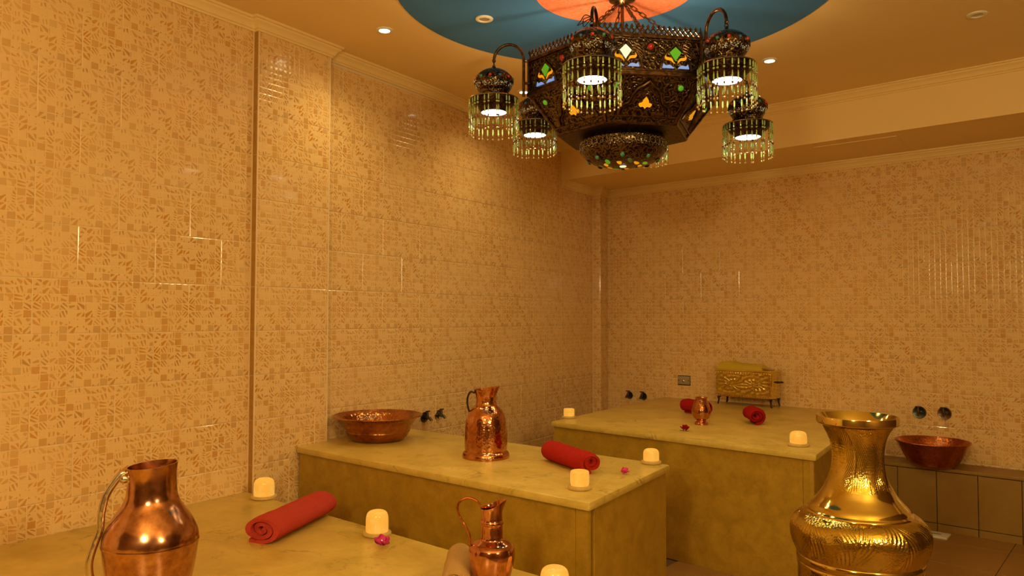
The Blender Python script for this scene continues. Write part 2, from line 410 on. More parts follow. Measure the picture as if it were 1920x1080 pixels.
# pilaster's narrow near side
for r_ in range(12):
    zt_ = min(ZROW+.2-.2*r_, 2.545); zb0 = ZROW-.2*r_
    m = MB(); m.box((XA+.001, YP0-.0022, zb0+.0013), (XP-.001, YP0+.004, zt_-.0013)); m.obj('edge_tile', M['ochre'], wp, smooth=False)
m = MB()
m.box((XA-.003, YP0-.009, .17), (XA+.0012, YP0-.0025, 2.545))
m.box((XP-.004, YP0-.0005, .17), (XP+.0015, YP0+.006, 2.545)); m.box((XP-.004, YP1-.007, .17), (XP+.0015, YP1+.0005, 2.545))
m.obj('grout_bead', M['grout'], wp, smooth=False, merge=False)
# back wall
m = MB(); m.add([bw(-3.7, -T, 0), bw(2.6, -T, 0), bw(2.6, -.15, 0), bw(-3.7, -.15, 0), bw(-3.7, -T, 2.7), bw(2.6, -T, 2.7), bw(2.6, -.15, 2.7), bw(-3.7, -.15, 2.7)],
       [(0,3,2,1),(4,5,6,7),(0,1,5,4),(1,2,6,5),(2,3,7,6),(3,0,4,7)])
wb = struct(m.obj('wall_back', M['grout'], smooth=False))
tile_run(wb, NB*BD, EB, -3.455, .65, .355, ZSOF-.004, -1.565, -G)
# corner post
sp0 = bw(-3.41, .175, 0); sL = sp0.dot(EB)
PD = .175
s_in = (Vector((XC, YC1, 0))).dot(EB)
m = MB(); q = [bw(s_in-.1, PD-T, 0), bw(-3.402-.005, PD-T, 0), bw(-3.4637-.005, -.05, 0), bw(s_in-.15, -.05, 0)]
m.prism([(p.x, p.y) for p in q], 0, ZSOF+.02)
wc = struct(m.obj('wall_corner', M['grout'], smooth=False))
tile_run(wc, NB*(BD-PD), EB, s_in+.001, -3.402, .17, ZSOF-.004, -3.56, -G)
sd = bw(-3.45, 0, 0)-bw(-3.402, PD, 0); sd.z = 0; ln = sd.length; sd.normalize()
tile_run(wc, bw(-3.402, PD, 0), sd, .004, ln-.004, .17, ZSOF-.004, -.05, math.atan2(sd.y, sd.x))
# right wall and wall behind the camera (out of view)
m = MB(); m.box((XR, YN, 0), (XR+.1, back_y(XR)+.1, 2.7)); struct(m.obj('wall_right', M['dark_wall'], smooth=False))
m = MB(); m.box((-3.1, YN-.1, 0), (XR+.1, YN, 2.7)); struct(m.obj('wall_near', M['dark_wall'], smooth=False))
# ceiling (one gently settled sheet)
m = MB(); nx, ny = 24, 40; vs = []; fs = []
for j in range(ny+1):
    for i in range(nx+1):
        x = -3.1+(XR+.2+3.1)*i/nx; y = YN-.1+(5.2-YN)*j/ny
        vs.append((x, y, zceil(x, y)))
for j in range(ny):
    for i in range(nx): a = j*(nx+1)+i; fs.append((a, a+1, a+nx+2, a+nx+1))
m.add(vs, fs); me = m.mesh('ceiling', M['ceil'])
ceiling = struct(mk('ceiling', me))
sol = ceiling.modifiers.new('thick', 'SOLIDIFY'); sol.thickness = .08; sol.offset = 1
if me.polygons[0].normal.z < 0: sol.offset = -1
# painted roundels, 4 mm plaster discs
RC = Vector((-1.410, 2.773))
def disc(name, r0, r1, dz, mat, th=.004):
    mm = MB(); N = 96; R_ = [r0+(r1-r0)*k/6 for k in range(7)]; vs = []; fs = []
    prof = [(R_[0], 1)]+[(r, 0) for r in R_]+[(R_[-1], 1)]
    for r, up in prof:
        for j in range(N):
            x, y = RC.x+r*math.cos(2*PI*j/N), RC.y+r*math.sin(2*PI*j/N)
            vs.append((x, y, zceil(x, y)-dz+(th+.003)*up))
    for i in range(len(prof)-1):
        for j in range(N): fs.append((i*N+j, i*N+(j+1) % N, (i+1)*N+(j+1) % N, (i+1)*N+j))
    mm.add(vs, fs); return mm.obj(name, mat, ceiling, ang=60)
disc('blue_roundel', .30, .922, .004, M['blue']); disc('red_roundel', .03, .335, .0075, M['redplaster'])
# beam along the back wall
m = MB(); A = [(s, d) for s, d in ((-3.9, -.1), (2.6, -.1), (2.6, DBEAM), (-3.45, DBEAM))]
lx = lambda d: None
pts = [bw(2.6, -.05, 0), bw(2.6, DBEAM, 0), Vector((XC-.1, (BD-DBEAM-NB.x*(XC-.1))/NB.y, 0)), Vector((XC-.1, back_y(XC-.1)+.05, 0))]
m.prism([(p.x, p.y) for p in pts], ZSOF, 2.68)
beam = struct(m.obj('ceiling_beam', M['ceil'], smooth=False)); beam.name = 'trim_1'
tag(beam, 'dropped plaster beam running along the back wall', 'beam')
# access hatch in the soffit
m = MB(); H = [bw(-1.585, .555, 0), bw(-1.125, .545, 0), bw(-1.155, .12, 0), bw(-1.615, .12, 0)]
m.prism([(p.x, p.y) for p in H], ZSOF-.004, ZSOF-.0005)
hatch = m.obj('hatch_panel', M['ceil'], beam, smooth=False)
# cornices
PROF = [(0, -.058), (.007, -.058), (.010, -.050), (.016, -.048), (.019, -.038), (.027, -.028), (.036, -.022), (.038, -.014), (.046, -.012), (.048, 0), (0, 0)]
def cornice(name, path, zf, parent=None):
    """profile swept along a plan path with the room on its right-hand side"""
    n = len(path); mm = MB(); vs = []; k = len(PROF)
    for i, p in enumerate(path):
        a = (path[i]-path[i-1]).normalized() if i else (path[1]-path[0]).normalized()
        b = (path[i+1]-path[i]).normalized() if i < n-1 else a
        na, nb = Vector((a.y, -a.x)), Vector((b.y, -b.x)); mi = (na+nb); mi = mi/max(mi.dot(na), .3)
        for (o_, dz) in PROF: vs.append((p.x+mi.x*o_, p.y+mi.y*o_, zf(p.x, p.y)+dz))
    fs = [tuple(range(k)), tuple(reversed(range((n-1)*k, n*k)))]
    for i in range(n-1):
        for j in range(k): fs.append((i*k+j, (i+1)*k+j, (i+1)*k+(j+1) % k, i*k+(j+1) % k))
    mm.add(vs, fs); return struct(mm.obj(name, M['cornice'], parent, ang=25))
V2 = lambda x, y: Vector((x, y))
def sub(p, q, n=8): return [p.lerp(q, i/n) for i in range(n)]
path = sub(V2(XA, YN), V2(XA, YP0), 10)+[V2(XA, YP0), V2(XP, YP0), V2(XP, YP1), V2(XC, YP1)]+sub(V2(XC, YP1+.02), V2(XC, ybeam+.02), 10)+[V2(XC, ybeam+.02)]
cornice('trim_2', path, lambda x, y: zceil(x, y)+.002)
p0, p1 = bw(-3.7, DBEAM, 0), bw(2.4, DBEAM, 0)
cornice('trim_3', sub(V2(p0.x, p0.y), V2(p1.x, p1.y), 12)+[V2(p1.x, p1.y)], lambda x, y: zceil(x, y)+.006)
q0, q1, q2, q3 = bw(s_in, PD, 0), bw(-3.402, PD, 0), bw(-3.45, 0, 0), bw(2.4, 0, 0)
cornice('trim_4', [V2(XC, ybeam+.004), V2(q0.x, q0.y), V2(q1.x, q1.y), V2(q2.x, q2.y), V2(q3.x, q3.y)], lambda x, y: ZSOF+.002)

# ------------------------------------------------------------------ benches
def grow(poly, d):
    n = len(poly); out = []
    for i in range(n):
        p, a, b = Vector(poly[i]), Vector(poly[i-1]), Vector(poly[(i+1) % n])
        u, w = (p-a).normalized(), (b-p).normalized()
        nu, nw = Vector((u.y, -u.x)), Vector((w.y, -w.x)); mi = nu+nw; mi = mi/max(mi.dot(nu), .3)
        out.append(p+mi*d)
    return out
def bench(label, poly, zt, th=.03, over=.014, walls=()):
    cx = sum(p[0] for p in poly)/len(poly); cyy = sum(p[1] for p in poly)/len(poly)
    t = thing('marble_bench', label, 'bench', (cx, cyy, 0))
    P = [(p[0]-cx, p[1]-cyy) for p in poly]
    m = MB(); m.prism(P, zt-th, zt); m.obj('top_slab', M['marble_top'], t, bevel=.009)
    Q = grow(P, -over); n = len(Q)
    core = grow(Q, -.02); m = MB(); m.prism(core, 0, zt-th-.001); m.obj('core', M['marble_shaded'], t, smooth=False)
    for i in range(n):
        if i in walls: continue
        a, b = Q[i], Q[(i+1) % n]; d = (b-a); L = d.length; d.normalize(); nn = Vector((d.y, -d.x))
        cuts = [0, L] if L < 1.0 else [0, L-.05, L]
        if L < 1.0 and i == 1: cuts = [.05, L]
        for c0, c1 in zip(cuts, cuts[1:]):
            m = MB(); p0, p1 = a+d*(c0+.0008), a+d*(c1-.0008); q0, q1 = p0-nn*.019, p1-nn*.019
            m.prism([(p0.x, p0.y), (p1.x, p1.y), (q1.x, q1.y), (q0.x, q0.y)], 0, zt-th-.001); m.obj('side_panel', M['marble_shaded'], t, smooth=False, bevel=.0015)
    return t
B2 = [(XP+.002, 2.366), (-1.223, 2.204), (-1.266, 2.968), (XC+.004, 3.115), (XC+.004, YP1+.002), (XP+.002, YP1+.002)]
bench('marble bench holding the hammered copper pitcher and wide copper bowl', B2, ZB2, walls=(3, 4, 5))
by = lambda x, d=.003: (BD-d-NB.x*x)/NB.y
B3 = [(-2.362, 3.795), (-.822, 3.548), (-.885, by(-.885)), (-2.385, by(-2.385))]
bench('marble bench against the back wall carrying the brass chest', B3, ZB2, walls=(2,))
B1 = [(XA+.002, -.9), (-.98, -.9), (-.98, 1.915), (XP+.002, 2.137+.0), (XP+.002, YP0+.001), (XA+.002, YP0-.012)]
B1 = [(XA+.004, -.9), (-.98, -.9), (-.98, 1.915), (XA+.004, YP0-.014)]
bench('lower marble bench holding the large copper jug and folded towel', B1, ZB1, walls=(3,))

# ------------------------------------------------------------------ ledge at the back right
LD, LZ = .23, .367
lt_ = thing('stone_ledge', 'low tiled ledge along the back wall under the copper basin', 'ledge', bw(0, 0, 0), -G)
def lb(m, s0, s1, d0, d1, z0, z1): m.box((s0, -d1, z0), (s1, -d0, z1))
SL0 = bw(0, 0, 0)
sA = Vector((-.855, by(-.855), 0)).dot(EB)+.03
m = MB(); lb(m, sA, 1.1, .012, LD-.012, 0, LZ-.02); m.obj('core', M['joint'], lt_, smooth=False)
m = MB(); lb(m, sA, 1.1, .009, LD+.006, LZ-.02, LZ); m.obj('top_slab', M['ledge'], lt_, bevel=.005)
sj = [-1.232+.208*k for k in range(-1, 10)]
for a, b_ in zip(sj, sj[1:]):
    a = max(a, sA)
    if b_-a < .02: continue
    m = MB(); lb(m, a+.002, b_-.002, LD-.012, LD, .045, LZ-.024); m.obj('face_tile', M['ledge'], lt_, smooth=False, bevel=.0015)
    m = MB(); lb(m, a+.002, b_-.002, LD-.012, LD+.002, 0, .041); m.obj('skirting_tile', M['ledge'], lt_, smooth=False, bevel=.0015)

# ------------------------------------------------------------------ downlights
def downlight(u=None, v=None, pos=None, lit=True, label='', group=None, dz=0):
    if pos is None:
        z = 2.595
        for _ in range(6): p = px(u, v, z); z = zceil(p.x, p.y)-dz
        pos = p
    z = zceil(pos[0], pos[1])-dz
    t = thing('recessed_downlight', label, 'ceiling light', (pos[0], pos[1], z), 0, group)
    m = MB(); m.lathe([(.024, -.001), (.026, -.006), (.034, -.007), (.040, -.004), (.041, .001), (.03, .003), (.024, .003)], 32)
    # a closed ring
    m.f = [f for f in m.f if len(f) == 4]; m.m = m.m[:len(m.f)]
    m.obj('trim_ring', M['white'], t)
    m = MB(); m.lathe([(0, -.003), (.014, -.004), (.0245, -.002), (.0245, .002), (0, .002)], 24); m.obj('lamp', M['down'] if lit else M['off'], t)
    if lit:
        L = bpy.data.lights.new('downlight_beam', 'SPOT'); L.energy = SPOT_W; L.color = WARM; L.spot_size = math.radians(150); L.spot_blend = .9; L.shadow_soft_size = .03
        lo = bpy.data.objects.new('downlight_beam', L); COL.objects.link(lo); lo.parent = t; lo.location = (0, 0, -.02)
    return t
downlight(721, 56, label='lit recessed downlight in the tan ceiling beside the tiled pilaster')
downlight(1443, 113, label='lit recessed downlight in the tan ceiling in front of the beam')
downlight(982, 172, label='lit recessed downlight in the tan ceiling behind the chandelier arm')
downlight(1832, 27, lit=False, label='unlit recessed downlight in the tan ceiling')
downlight(908, 35, lit=False, label='unlit white-ringed downlight set in the blue roundel', dz=.004)
# added globe lamps, unseen behind and beside the camera, supplying general light
def pendant(label, x, y):
    pt = thing('added_globe_pendant', label, 'added lamp', (x, y, zceil(x, y)), 0)
    m = MB(); m.lathe([(0, -.03), (.03, -.028), (.05, -.015), (.055, 0), (0, 0)], 28); m.obj('canopy', M['bronze_s'], pt)
    m = MB(); m.tube([(0, 0, -.02), (0, 0, -.64)], .005, 8); m.lathe([(.028, -.69), (.034, -.67), (.030, -.64), (.010, -.62)], 24); m.obj('stem', M['bronze_s'], pt)
    m = MB(); m.ball((0, 0, -.80), .125, 32); m.obj('globe', M['globe'], pt)
pendant('added unseen opal glass pendant lamp hanging over the lower marble bench', -.42, -.45)
pendant('added unseen opal glass pendant lamp hanging near the right-hand wall', 1.05, .75)

# ------------------------------------------------------------------ chandelier
CX, CY = -1.416, 2.850; TH0 = -1.326
ZT, ZM, ZBT = 1.106+HC, .916+HC, .758+HC          # crown tips, waist, bottom plate
RB, RBT = .400, .274
ch = thing('lantern_chandelier', 'large six-sided pierced bronze chandelier with beaded lanterns', 'chandelier', (CX, CY, 0), TH0)
def hv(r, k, z): t = k*PI/3; return Vector((r*math.cos(t), r*math.sin(t), z))
ZU = ZT-.040                                        # top of the solid panels
def frame_of(a, b, c):                              # matrix: x along a->b, y up the panel, z outward
    x = (b-a).normalized(); n_ = x.cross(c-a).normalized(); y = n_.cross(x)
    mid = (a+b)/2
    if n_.dot(Vector((mid.x, mid.y, 0))) < 0: n_ = -n_
    M4 = Matrix((x, y, n_)).transposed().to_4x4(); M4.translation = mid; return M4
def plate(pts, th, mat, parent, M4, name, lift=0.0, bevel=0):
    """extruded flat outline in panel coordinates"""
    mm = MB(); mm.prism(pts, lift, lift+th); o = mm.obj(name, mat, parent, bevel=bevel, ang=30); o.matrix_local = M4; return o
def bez(pts, n=7):
    """closed smooth outline through points; a point given as (x,y,1) is a corner"""
    out = []; N = len(pts)
    for i in range(N):
        a, b, c, d = [Vector(pts[(i+k) % N][:2]) for k in (-1, 0, 1, 2)]
        if len(pts[i]) > 2: a = b
        if len(pts[(i+1) % N]) > 2: d = c
        for k in range(n):
            t = k/n; out.append(.5*((2*b)+(c-a)*t+(2*a-5*b+4*c-d)*t*t+(3*b-a-3*c+d)*t**3))
    return [(p.x, p.y) for p in out]
def ring(mm, pts, r, z, mi=0): mm.tube([(p[0], p[1], z) for p in pts], r, 6, mi, closed=True)
def gem(parent, M4, x, y, r, mat, name='glass_gem'):
    mm = MB(); mm.lathe([(r*1.35, 0), (r*1.35, .003), (r*1.1, .005), (r, .004)], 16, 1); mm.lathe([(r, .003), (r*.9, .006), (r*.55, .009), (0, .0105)], 16, 0)
    o = mm.obj(name, [mat, M['bronze_s']], parent, merge=False); o.matrix_local = M4 @ Matrix.Translation((x, y, 0)); return o
side = RB; h_up = ZU-ZM
DIA = bez([(0, .042, 1), (.021, .022), (.020, .017), (0, -.012, 1), (-.020, .017), (-.021, .022)], 5)
LEAF = bez([(.006, -.022, 1), (.016, -.002), (.037, .003), (.036, .014, 1), (.043, .001), (.036, -.008), (.020, -.010)], 5)
WING = bez([(.007, -.040, 1), (.022, -.028), (.040, -.030), (.048, -.022, 1), (.053, -.040, 1)], 5)
ARCHF = bez([(-.066, -.048, 1), (-.056, -.012), (-.034, .020), (-.014, .040), (0, .056, 1), (.014, .040), (.034, .020), (.056, -.012), (.066, -.048, 1)], 5)
flip = lambda P: [(-x, y) for x, y in reversed(P)]
for k in range(6):
    a, b, c = hv(RB, k, ZM), hv(RB, k+1, ZM), hv(RB, k, ZU)
    M4 = frame_of(a, b, c); w = side
    pan = MB(); pan.prism([(-w/2, 0), (w/2, 0), (w/2, h_up), (-w/2, h_up)], -.004, 0)
    po = pan.obj('upper_panel', M['bronze'], ch, smooth=False); po.matrix_local = M4
    I = Matrix.Identity(4)
    mm = MB()                                       # raised mouldings on the panel
    for y0, y1, t in ((-.004, .010, .010), (.014, .019, .004), (h_up-.012, h_up, .009), (h_up-.020, h_up-.016, .004)): mm.box((-w/2-.004, y0, 0), (w/2+.004, y1, t))
    for sx in (-1, 1): mm.box((sx*w/2-.006, 0, 0), (sx*w/2+.006, h_up, .007))
    mm.obj('moulding', M['bronze_s'], po, smooth=False, merge=False, bevel=.0012)
    for sx in (-1, 1):
        cx = sx*.098; cyy = .066
        mm = MB(); ring(mm, [(cx+x, cyy+y) for x, y in ARCHF], .0032, .002)
        for q in range(14):
            an = PI*q/13; mm.ball((cx+.083*math.cos(an), cyy-.03+.098*math.sin(an)*.98, .001), .0032, 6)
        for q in range(5): mm.tube([(cx+(.070+.006*q)*math.cos(u_)*(.9), cyy-.01+(.02+.012*q)*math.sin(u_), .001) for u_ in (.3, .6, .9, 1.2)], .0016, 5)
        mm.obj('motif_frame', M['bronze_s'], po)
        tl = Matrix.Translation((cx, cyy, 0))
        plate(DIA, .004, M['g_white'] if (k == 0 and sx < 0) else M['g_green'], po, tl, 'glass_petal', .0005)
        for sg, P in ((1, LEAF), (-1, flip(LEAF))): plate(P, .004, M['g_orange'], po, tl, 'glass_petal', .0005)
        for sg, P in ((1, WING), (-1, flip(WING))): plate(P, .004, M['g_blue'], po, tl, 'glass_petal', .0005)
    gem(po, I, .0, .105, .0125, M['g_red'])
    # crest of crossed bars with pointed tips
    mm = MB(); NS = 19; st = w/NS; hc = ZT-ZU
    for i in range(NS):
        x0 = -w/2+i*st; xm = x0+st/2
        for (p, q_) in (((x0, 0), (x0+st, .62*hc)), ((x0+st, 0), (x0, .62*hc))):
            d = Vector((q_[0]-p[0], q_[1]-p[1])); nn = Vector((-d.y, d.x)).normalized()*.0026
            mm.prism([(p[0]-nn.x, p[1]-nn.y), (q_[0]-nn.x, q_[1]-nn.y), (q_[0]+nn.x, q_[1]+nn.y), (p[0]+nn.x, p[1]+nn.y)], -.002, .001)
        mm.prism([(x0+.001, .55*hc), (x0+.0085, .70*hc), (x0+.0060, .82*hc), (x0+.001, hc), (x0-.0040, .82*hc), (x0-.0065, .70*hc)], -.002, .001)
        mm.ball((x0+st/2, .31*hc, 0), .0032, 6)
    co = mm.obj('crest', M['bronze_s'], po, smooth=False, merge=False); co.matrix_local = Matrix.Translation((0, h_up, 0))
    # sloping lower panel
    a, b, c = hv(RBT, k, ZBT), hv(RBT, k+1, ZBT), hv(RB, k, ZM)
    a2, b2 = hv(RB, k, ZM), hv(RB, k+1, ZM)
    M4 = frame_of(a, b, c); hl = ((a2+b2)/2-(a+b)/2).length; wb_, wt = RBT, RB
    pan = MB(); pan.prism([(-wb_/2, 0), (wb_/2, 0), (wt/2, hl), (-wt/2, hl)], -.004, 0)
    po = pan.obj('lower_panel', M['bronze'], ch, smooth=False); po.matrix_local = M4
    mm = MB()
    for y0, y1, t in ((0, .008, .009), (.026, .031, .006), (hl-.006, hl, .006)):
        xx = lambda y: wb_/2+(wt-wb_)/2*y/hl
        mm.prism([(-xx(y0), y0), (xx(y0), y0), (xx(y1), y1), (-xx(y1), y1)], 0, t)
    for sx in (-1, 1):
        d = .011; P = [(sx*wb_/2, 0), (sx*wt/2, hl), (sx*(wt/2-d), hl), (sx*(wb_/2-d), 0)]
        mm.prism(P if sx > 0 else list(reversed(P)), 0, .006)
    mm.obj('moulding', M['bronze_s'], po, smooth=False, merge=False, bevel=.001)
    OG = [(-.112, .034), (-.108, .055), (-.098, .072), (-.076, .082), (-.066, .098), (-.060, .118), (-.044, .138), (-.022, .150), (0, .166)]
    OG = [(x*.93, y) for x, y in OG]
    OG = OG+[(-x, y) for x, y in reversed(OG[:-1])]
    mm = MB(); mm.tube([(x, min(y, hl-.012), .004) for x, y in OG], .0065, 8); mm.tube([(x*.86, .034+(min(y, hl-.012)-.034)*.86, .002) for x, y in OG], .003, 6)
    for q in range(22): mm.ball((.030*math.cos(2*PI*q/22), .078+.030*math.sin(2*PI*q/22), .001), .0024, 6)
    for sx in (-1, 1):
        for q in range(9):
            an = q*.55; rr = .006+.0035*q; mm.ball((sx*.066+rr*.6*math.cos(an), .052+rr*.45*math.sin(an), 0), .0017, 5)
    mm.obj('ogee_arch', M['bronze_s'], po)
    TRE = bez([(0, .026, 1), (.011, .012), (.013, .004), (.026, -.002), (.020, -.014), (.008, -.013), (0, -.021, 1), (-.008, -.013), (-.020, -.014), (-.026, -.002), (-.013, .004), (-.011, .012)], 4)
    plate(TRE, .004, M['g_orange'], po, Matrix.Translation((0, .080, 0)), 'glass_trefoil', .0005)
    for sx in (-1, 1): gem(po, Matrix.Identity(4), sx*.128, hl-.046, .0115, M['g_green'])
# bottom plate and bowl
m = MB(); m.prism([(hv(RBT+.006, k, 0).x, hv(RBT+.006, k, 0).y) for k in range(6)], ZBT-.006, ZBT); m.obj('bottom_plate', M['bronze_k'], ch, smooth=False, bevel=.002)
RBO = .178; ZBB = .636+HC
zb_ = lambda t: ZBT-.004-(ZBT-.004-ZBB)*t
prof = [(RBO*.93, zb_(0)), (RBO*.97, zb_(.08)), (RBO, zb_(.16)), (RBO*.99, zb_(.20)), (RBO*.985, zb_(.46)), (RBO*.99, zb_(.50)), (RBO*.95, zb_(.60)), (RBO*.86, zb_(.74)), (RBO*.72, zb_(.87)), (RBO*.5, zb_(.95)), (RBO*.28, zb_(.99)), (0, zb_(1))]
m = MB(); m.lathe(prof, 64); bowl = m.obj('bowl', M['bronze'], ch)
m = MB()
for j in range(40):
    t = 2*PI*j/40; pts = []
    for q in range(12):
        a = 2*PI*q/12; tt = t+.095*math.cos(a); zz = zb_(.33+.115*math.sin(a)); pts.append(((RBO+.002)*math.cos(tt), (RBO+.002)*math.sin(tt), zz))
    m.tube(pts, .0016, 5, closed=True)
for j in range(60):
    t = 2*PI*j/60
    for zt_ in (.19, .475): m.ball(((RBO+.001)*math.cos(t), (RBO+.001)*math.sin(t), zb_(zt_)), .0026, 6)
m.obj('filigree_band', M['filig'], bowl)
for j in range(8):
    t = 2*PI*j/8+.2; r = RBO*.80; p = Vector((r*math.cos(t), r*math.sin(t), zb_(.815))); nn = Vector((math.cos(t)*.75, math.sin(t)*.75, -.66)).normalized()
    q = nn.to_track_quat('Z', 'Y').to_matrix().to_4x4(); q.translation = p; gem(bowl, q, 0, 0, .0095, M['g_teal'])
for j in range(12):
    t = 2*PI*j/12; r = RBO*(.52 if j % 2 else .42); p = Vector((r*math.cos(t), r*math.sin(t), zb_(.945 if j % 2 else .968)+.0016)); nn = Vector((math.cos(t)*.25, math.sin(t)*.25, -.97)).normalized()
    q = nn.to_track_quat('Z', 'Y').to_matrix().to_4x4(); q.translation = p
    mm = MB(); mm.lathe([(.024, 0), (.022, .002), (0, .003)], 14, fn=lambda p_, t_, r_, z_: (p_[0]*.45, p_[1], p_[2]))
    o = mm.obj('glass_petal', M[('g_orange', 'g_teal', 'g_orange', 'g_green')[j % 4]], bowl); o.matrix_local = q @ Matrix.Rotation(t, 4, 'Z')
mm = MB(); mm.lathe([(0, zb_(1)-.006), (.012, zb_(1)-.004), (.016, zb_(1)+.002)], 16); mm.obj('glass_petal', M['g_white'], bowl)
# rods, chains and ceiling rose
m = MB(); zr = zceil(CX, CY)-.0075
m.lathe([(0, zr-.035), (.02, zr-.034), (.03, zr-.025), (.055, zr-.012), (.06, zr), (0, zr)], 32); rose = m.obj('ceiling_rose', M['bronze_s'], ch)
m = MB(); m.tube([(0, 0, ZBT), (0, 0, zr-.02)], .007, 10); m.obj('centre_rod', M['bronze_s'], ch)
m = MB()
for k in range(3): m.tube([hv(RB-.02, k, ZU-.02), (0, 0, ZU-.02), hv(RB-.02, k+3, ZU-.02)], .004, 6)
m.obj('cross_bars', M['bronze_k'], ch)
link = MB(); link.tube([(.0065*math.cos(a)*(1), 0, .0065*math.sin(a)+(.010 if math.sin(a) > 0 else -.010)) for a in [2*PI*i/14+.01 for i in range(14)]], .0020, 6, closed=True); lme = link.mesh('chain_link', M['bronze_s'])
for k in range(6):
    p0, p1 = hv(RB-.06, k+.5, ZU-.02), Vector((0, 0, zr-.03)); d = p1-p0; N = int(d.length/.027); rot = d.to_track_quat('Z', 'Y')
    p1 = hv(.022, k+.5, zr-.03)
    for i in range(N+1):
        o = mk('chain_link', lme, ch, p0.lerp(p1, (i+.5)/(N+1))); o.rotation_euler = (rot.to_matrix() @ Matrix.Rotation(PI/2*(i % 2), 3, 'Z')).to_euler()
L = bpy.data.lights.new('body_bulb', 'POINT'); L.energy = UP_W; L.color = (1, .72, .36); L.shadow_soft_size = .03
lo = bpy.data.objects.new('body_bulb', L); COL.objects.link(lo); lo.parent = ch; lo.location = (0.03, 0, ZM+.03)
# lanterns and their arms
lan_prof = smooth_prof([(.006, -.014), (.008, -.022), (.016, -.029), (.036, -.036), (.056, -.047), (.072, -.062), (.080, -.080), (.079, -.096), (.069, -.116), (.060, -.132)], 4)+[(.060, -.135), (.064, -.138), (.064, -.146), (.056, -.150), (.030, -.150)]
mdome = MB(); mdome.lathe(lan_prof, 36); mdome.tube([(.008*math.cos(a), 0, -.012+.009*math.sin(a)) for a in [2*PI*i/14 for i in range(14)]], .0018, 6, closed=True); dome_me = mdome.mesh('hanging_lantern', M['bronze'])
mm = MB()
for j in range(12):
    t = 2*PI*j/12; pts = [((.0805+.001)*math.cos(t+.24*math.cos(a))*(1+.0*a), .0815*math.sin(t+.24*math.cos(a)), -.090+.017*math.sin(a)) for a in [2*PI*i/14 for i in range(14)]]
    pts = []
    for i in range(14):
        a = 2*PI*i/14; zz = -.078+.016*math.sin(a); rr = .0805 if zz < -.078 else .0805-.42*(zz+.078)-12*(zz+.078)**2; pts.append((rr*math.cos(t+.23*math.cos(a)), rr*math.sin(t+.23*math.cos(a)), zz))
    mm.tube(pts, .0022, 5, closed=True)
ringo_me = mm.mesh('gem_settings', M['bronze_s'])
mm = MB()
for j in range(12):
    t0 = 2*PI*(j+.5)/12; vs = []
    for q in range(4):
        tt = t0-.21+.14*q; vs += [(.0795*math.cos(tt), .0795*math.sin(tt), -.099), (.0705*math.cos(tt), .0705*math.sin(tt), -.116)]
    mm.add(vs, [(2*i, 2*i+1, 2*i+3, 2*i+2) for i in range(3)])
pier_me = mm.mesh('pierced_window', M['filig_glow'])
hr = .101
mm = MB(); mm.tube([(hr*math.cos(a), hr*math.sin(a), -.160) for a in [2*PI*i/40 for i in range(40)]], .0026, 6, 0, closed=True)
mm.lathe([(hr, -.158), (.085, -.156), (.058, -.150), (.056, -.150), (.083, -.160), (hr-.002, -.163)], 40, 0)
hoop_me = mm.mesh('hoop', M['hoop'])
mm = MB(); mm.lathe([(.092, -.162), (.088, -.176), (.070, -.192), (.060, -.200), (.055, -.214), (.052, -.214), (.056, -.199), (.066, -.190), (.084, -.175), (.088, -.162)], 40); shade_me = mm.mesh('shade', M['bronze_k'])
mm = MB(); mm.lathe([(0, -.207), (.050, -.207), (.0535, -.211), (.050, -.2135), (0, -.2145)], 32); bulb_me = mm.mesh('bulb', M['bulb'])
mm = MB(); z = -.163
def cyl(r, l, mi):
    global z
    mm.lathe([(r*.5, z-l), (r, z-l*.85), (r, z-l*.15), (r*.5, z)], 6, mi); z -= l
mm.tube([(0, 0, -.160), (0, 0, -.307)], .0006, 4, 1)
for r, l, mi in ((.0025, .022, 0), (0, .004, 0), (.0038, .007, 0), (0, .010, 0), (.0022, .004, 2), (.0026, .024, 0), (.0019, .005, 2), (0, .006, 0), (.0036, .008, 1), (0, .007, 0), (.0029, .026, 0), (.0016, .005, 2), (0, .008, 0), (.0036, .008, 2)):
    if r: cyl(r*1.1, l, mi)
    else: z -= l
strand_me = mm.mesh('bead_strand', [M['bead'], M['bead_d'], M['bead_g']])
mm = MB(); mm.lathe([(.0068, 0), (.0064, .003), (.004, .006), (0, .0075)], 12); gem_me = {c: None for c in ('g_red', 'g_navy', 'g_teal')}
for c in gem_me: gem_me[c] = mm.mesh('glass_gem', M[c])
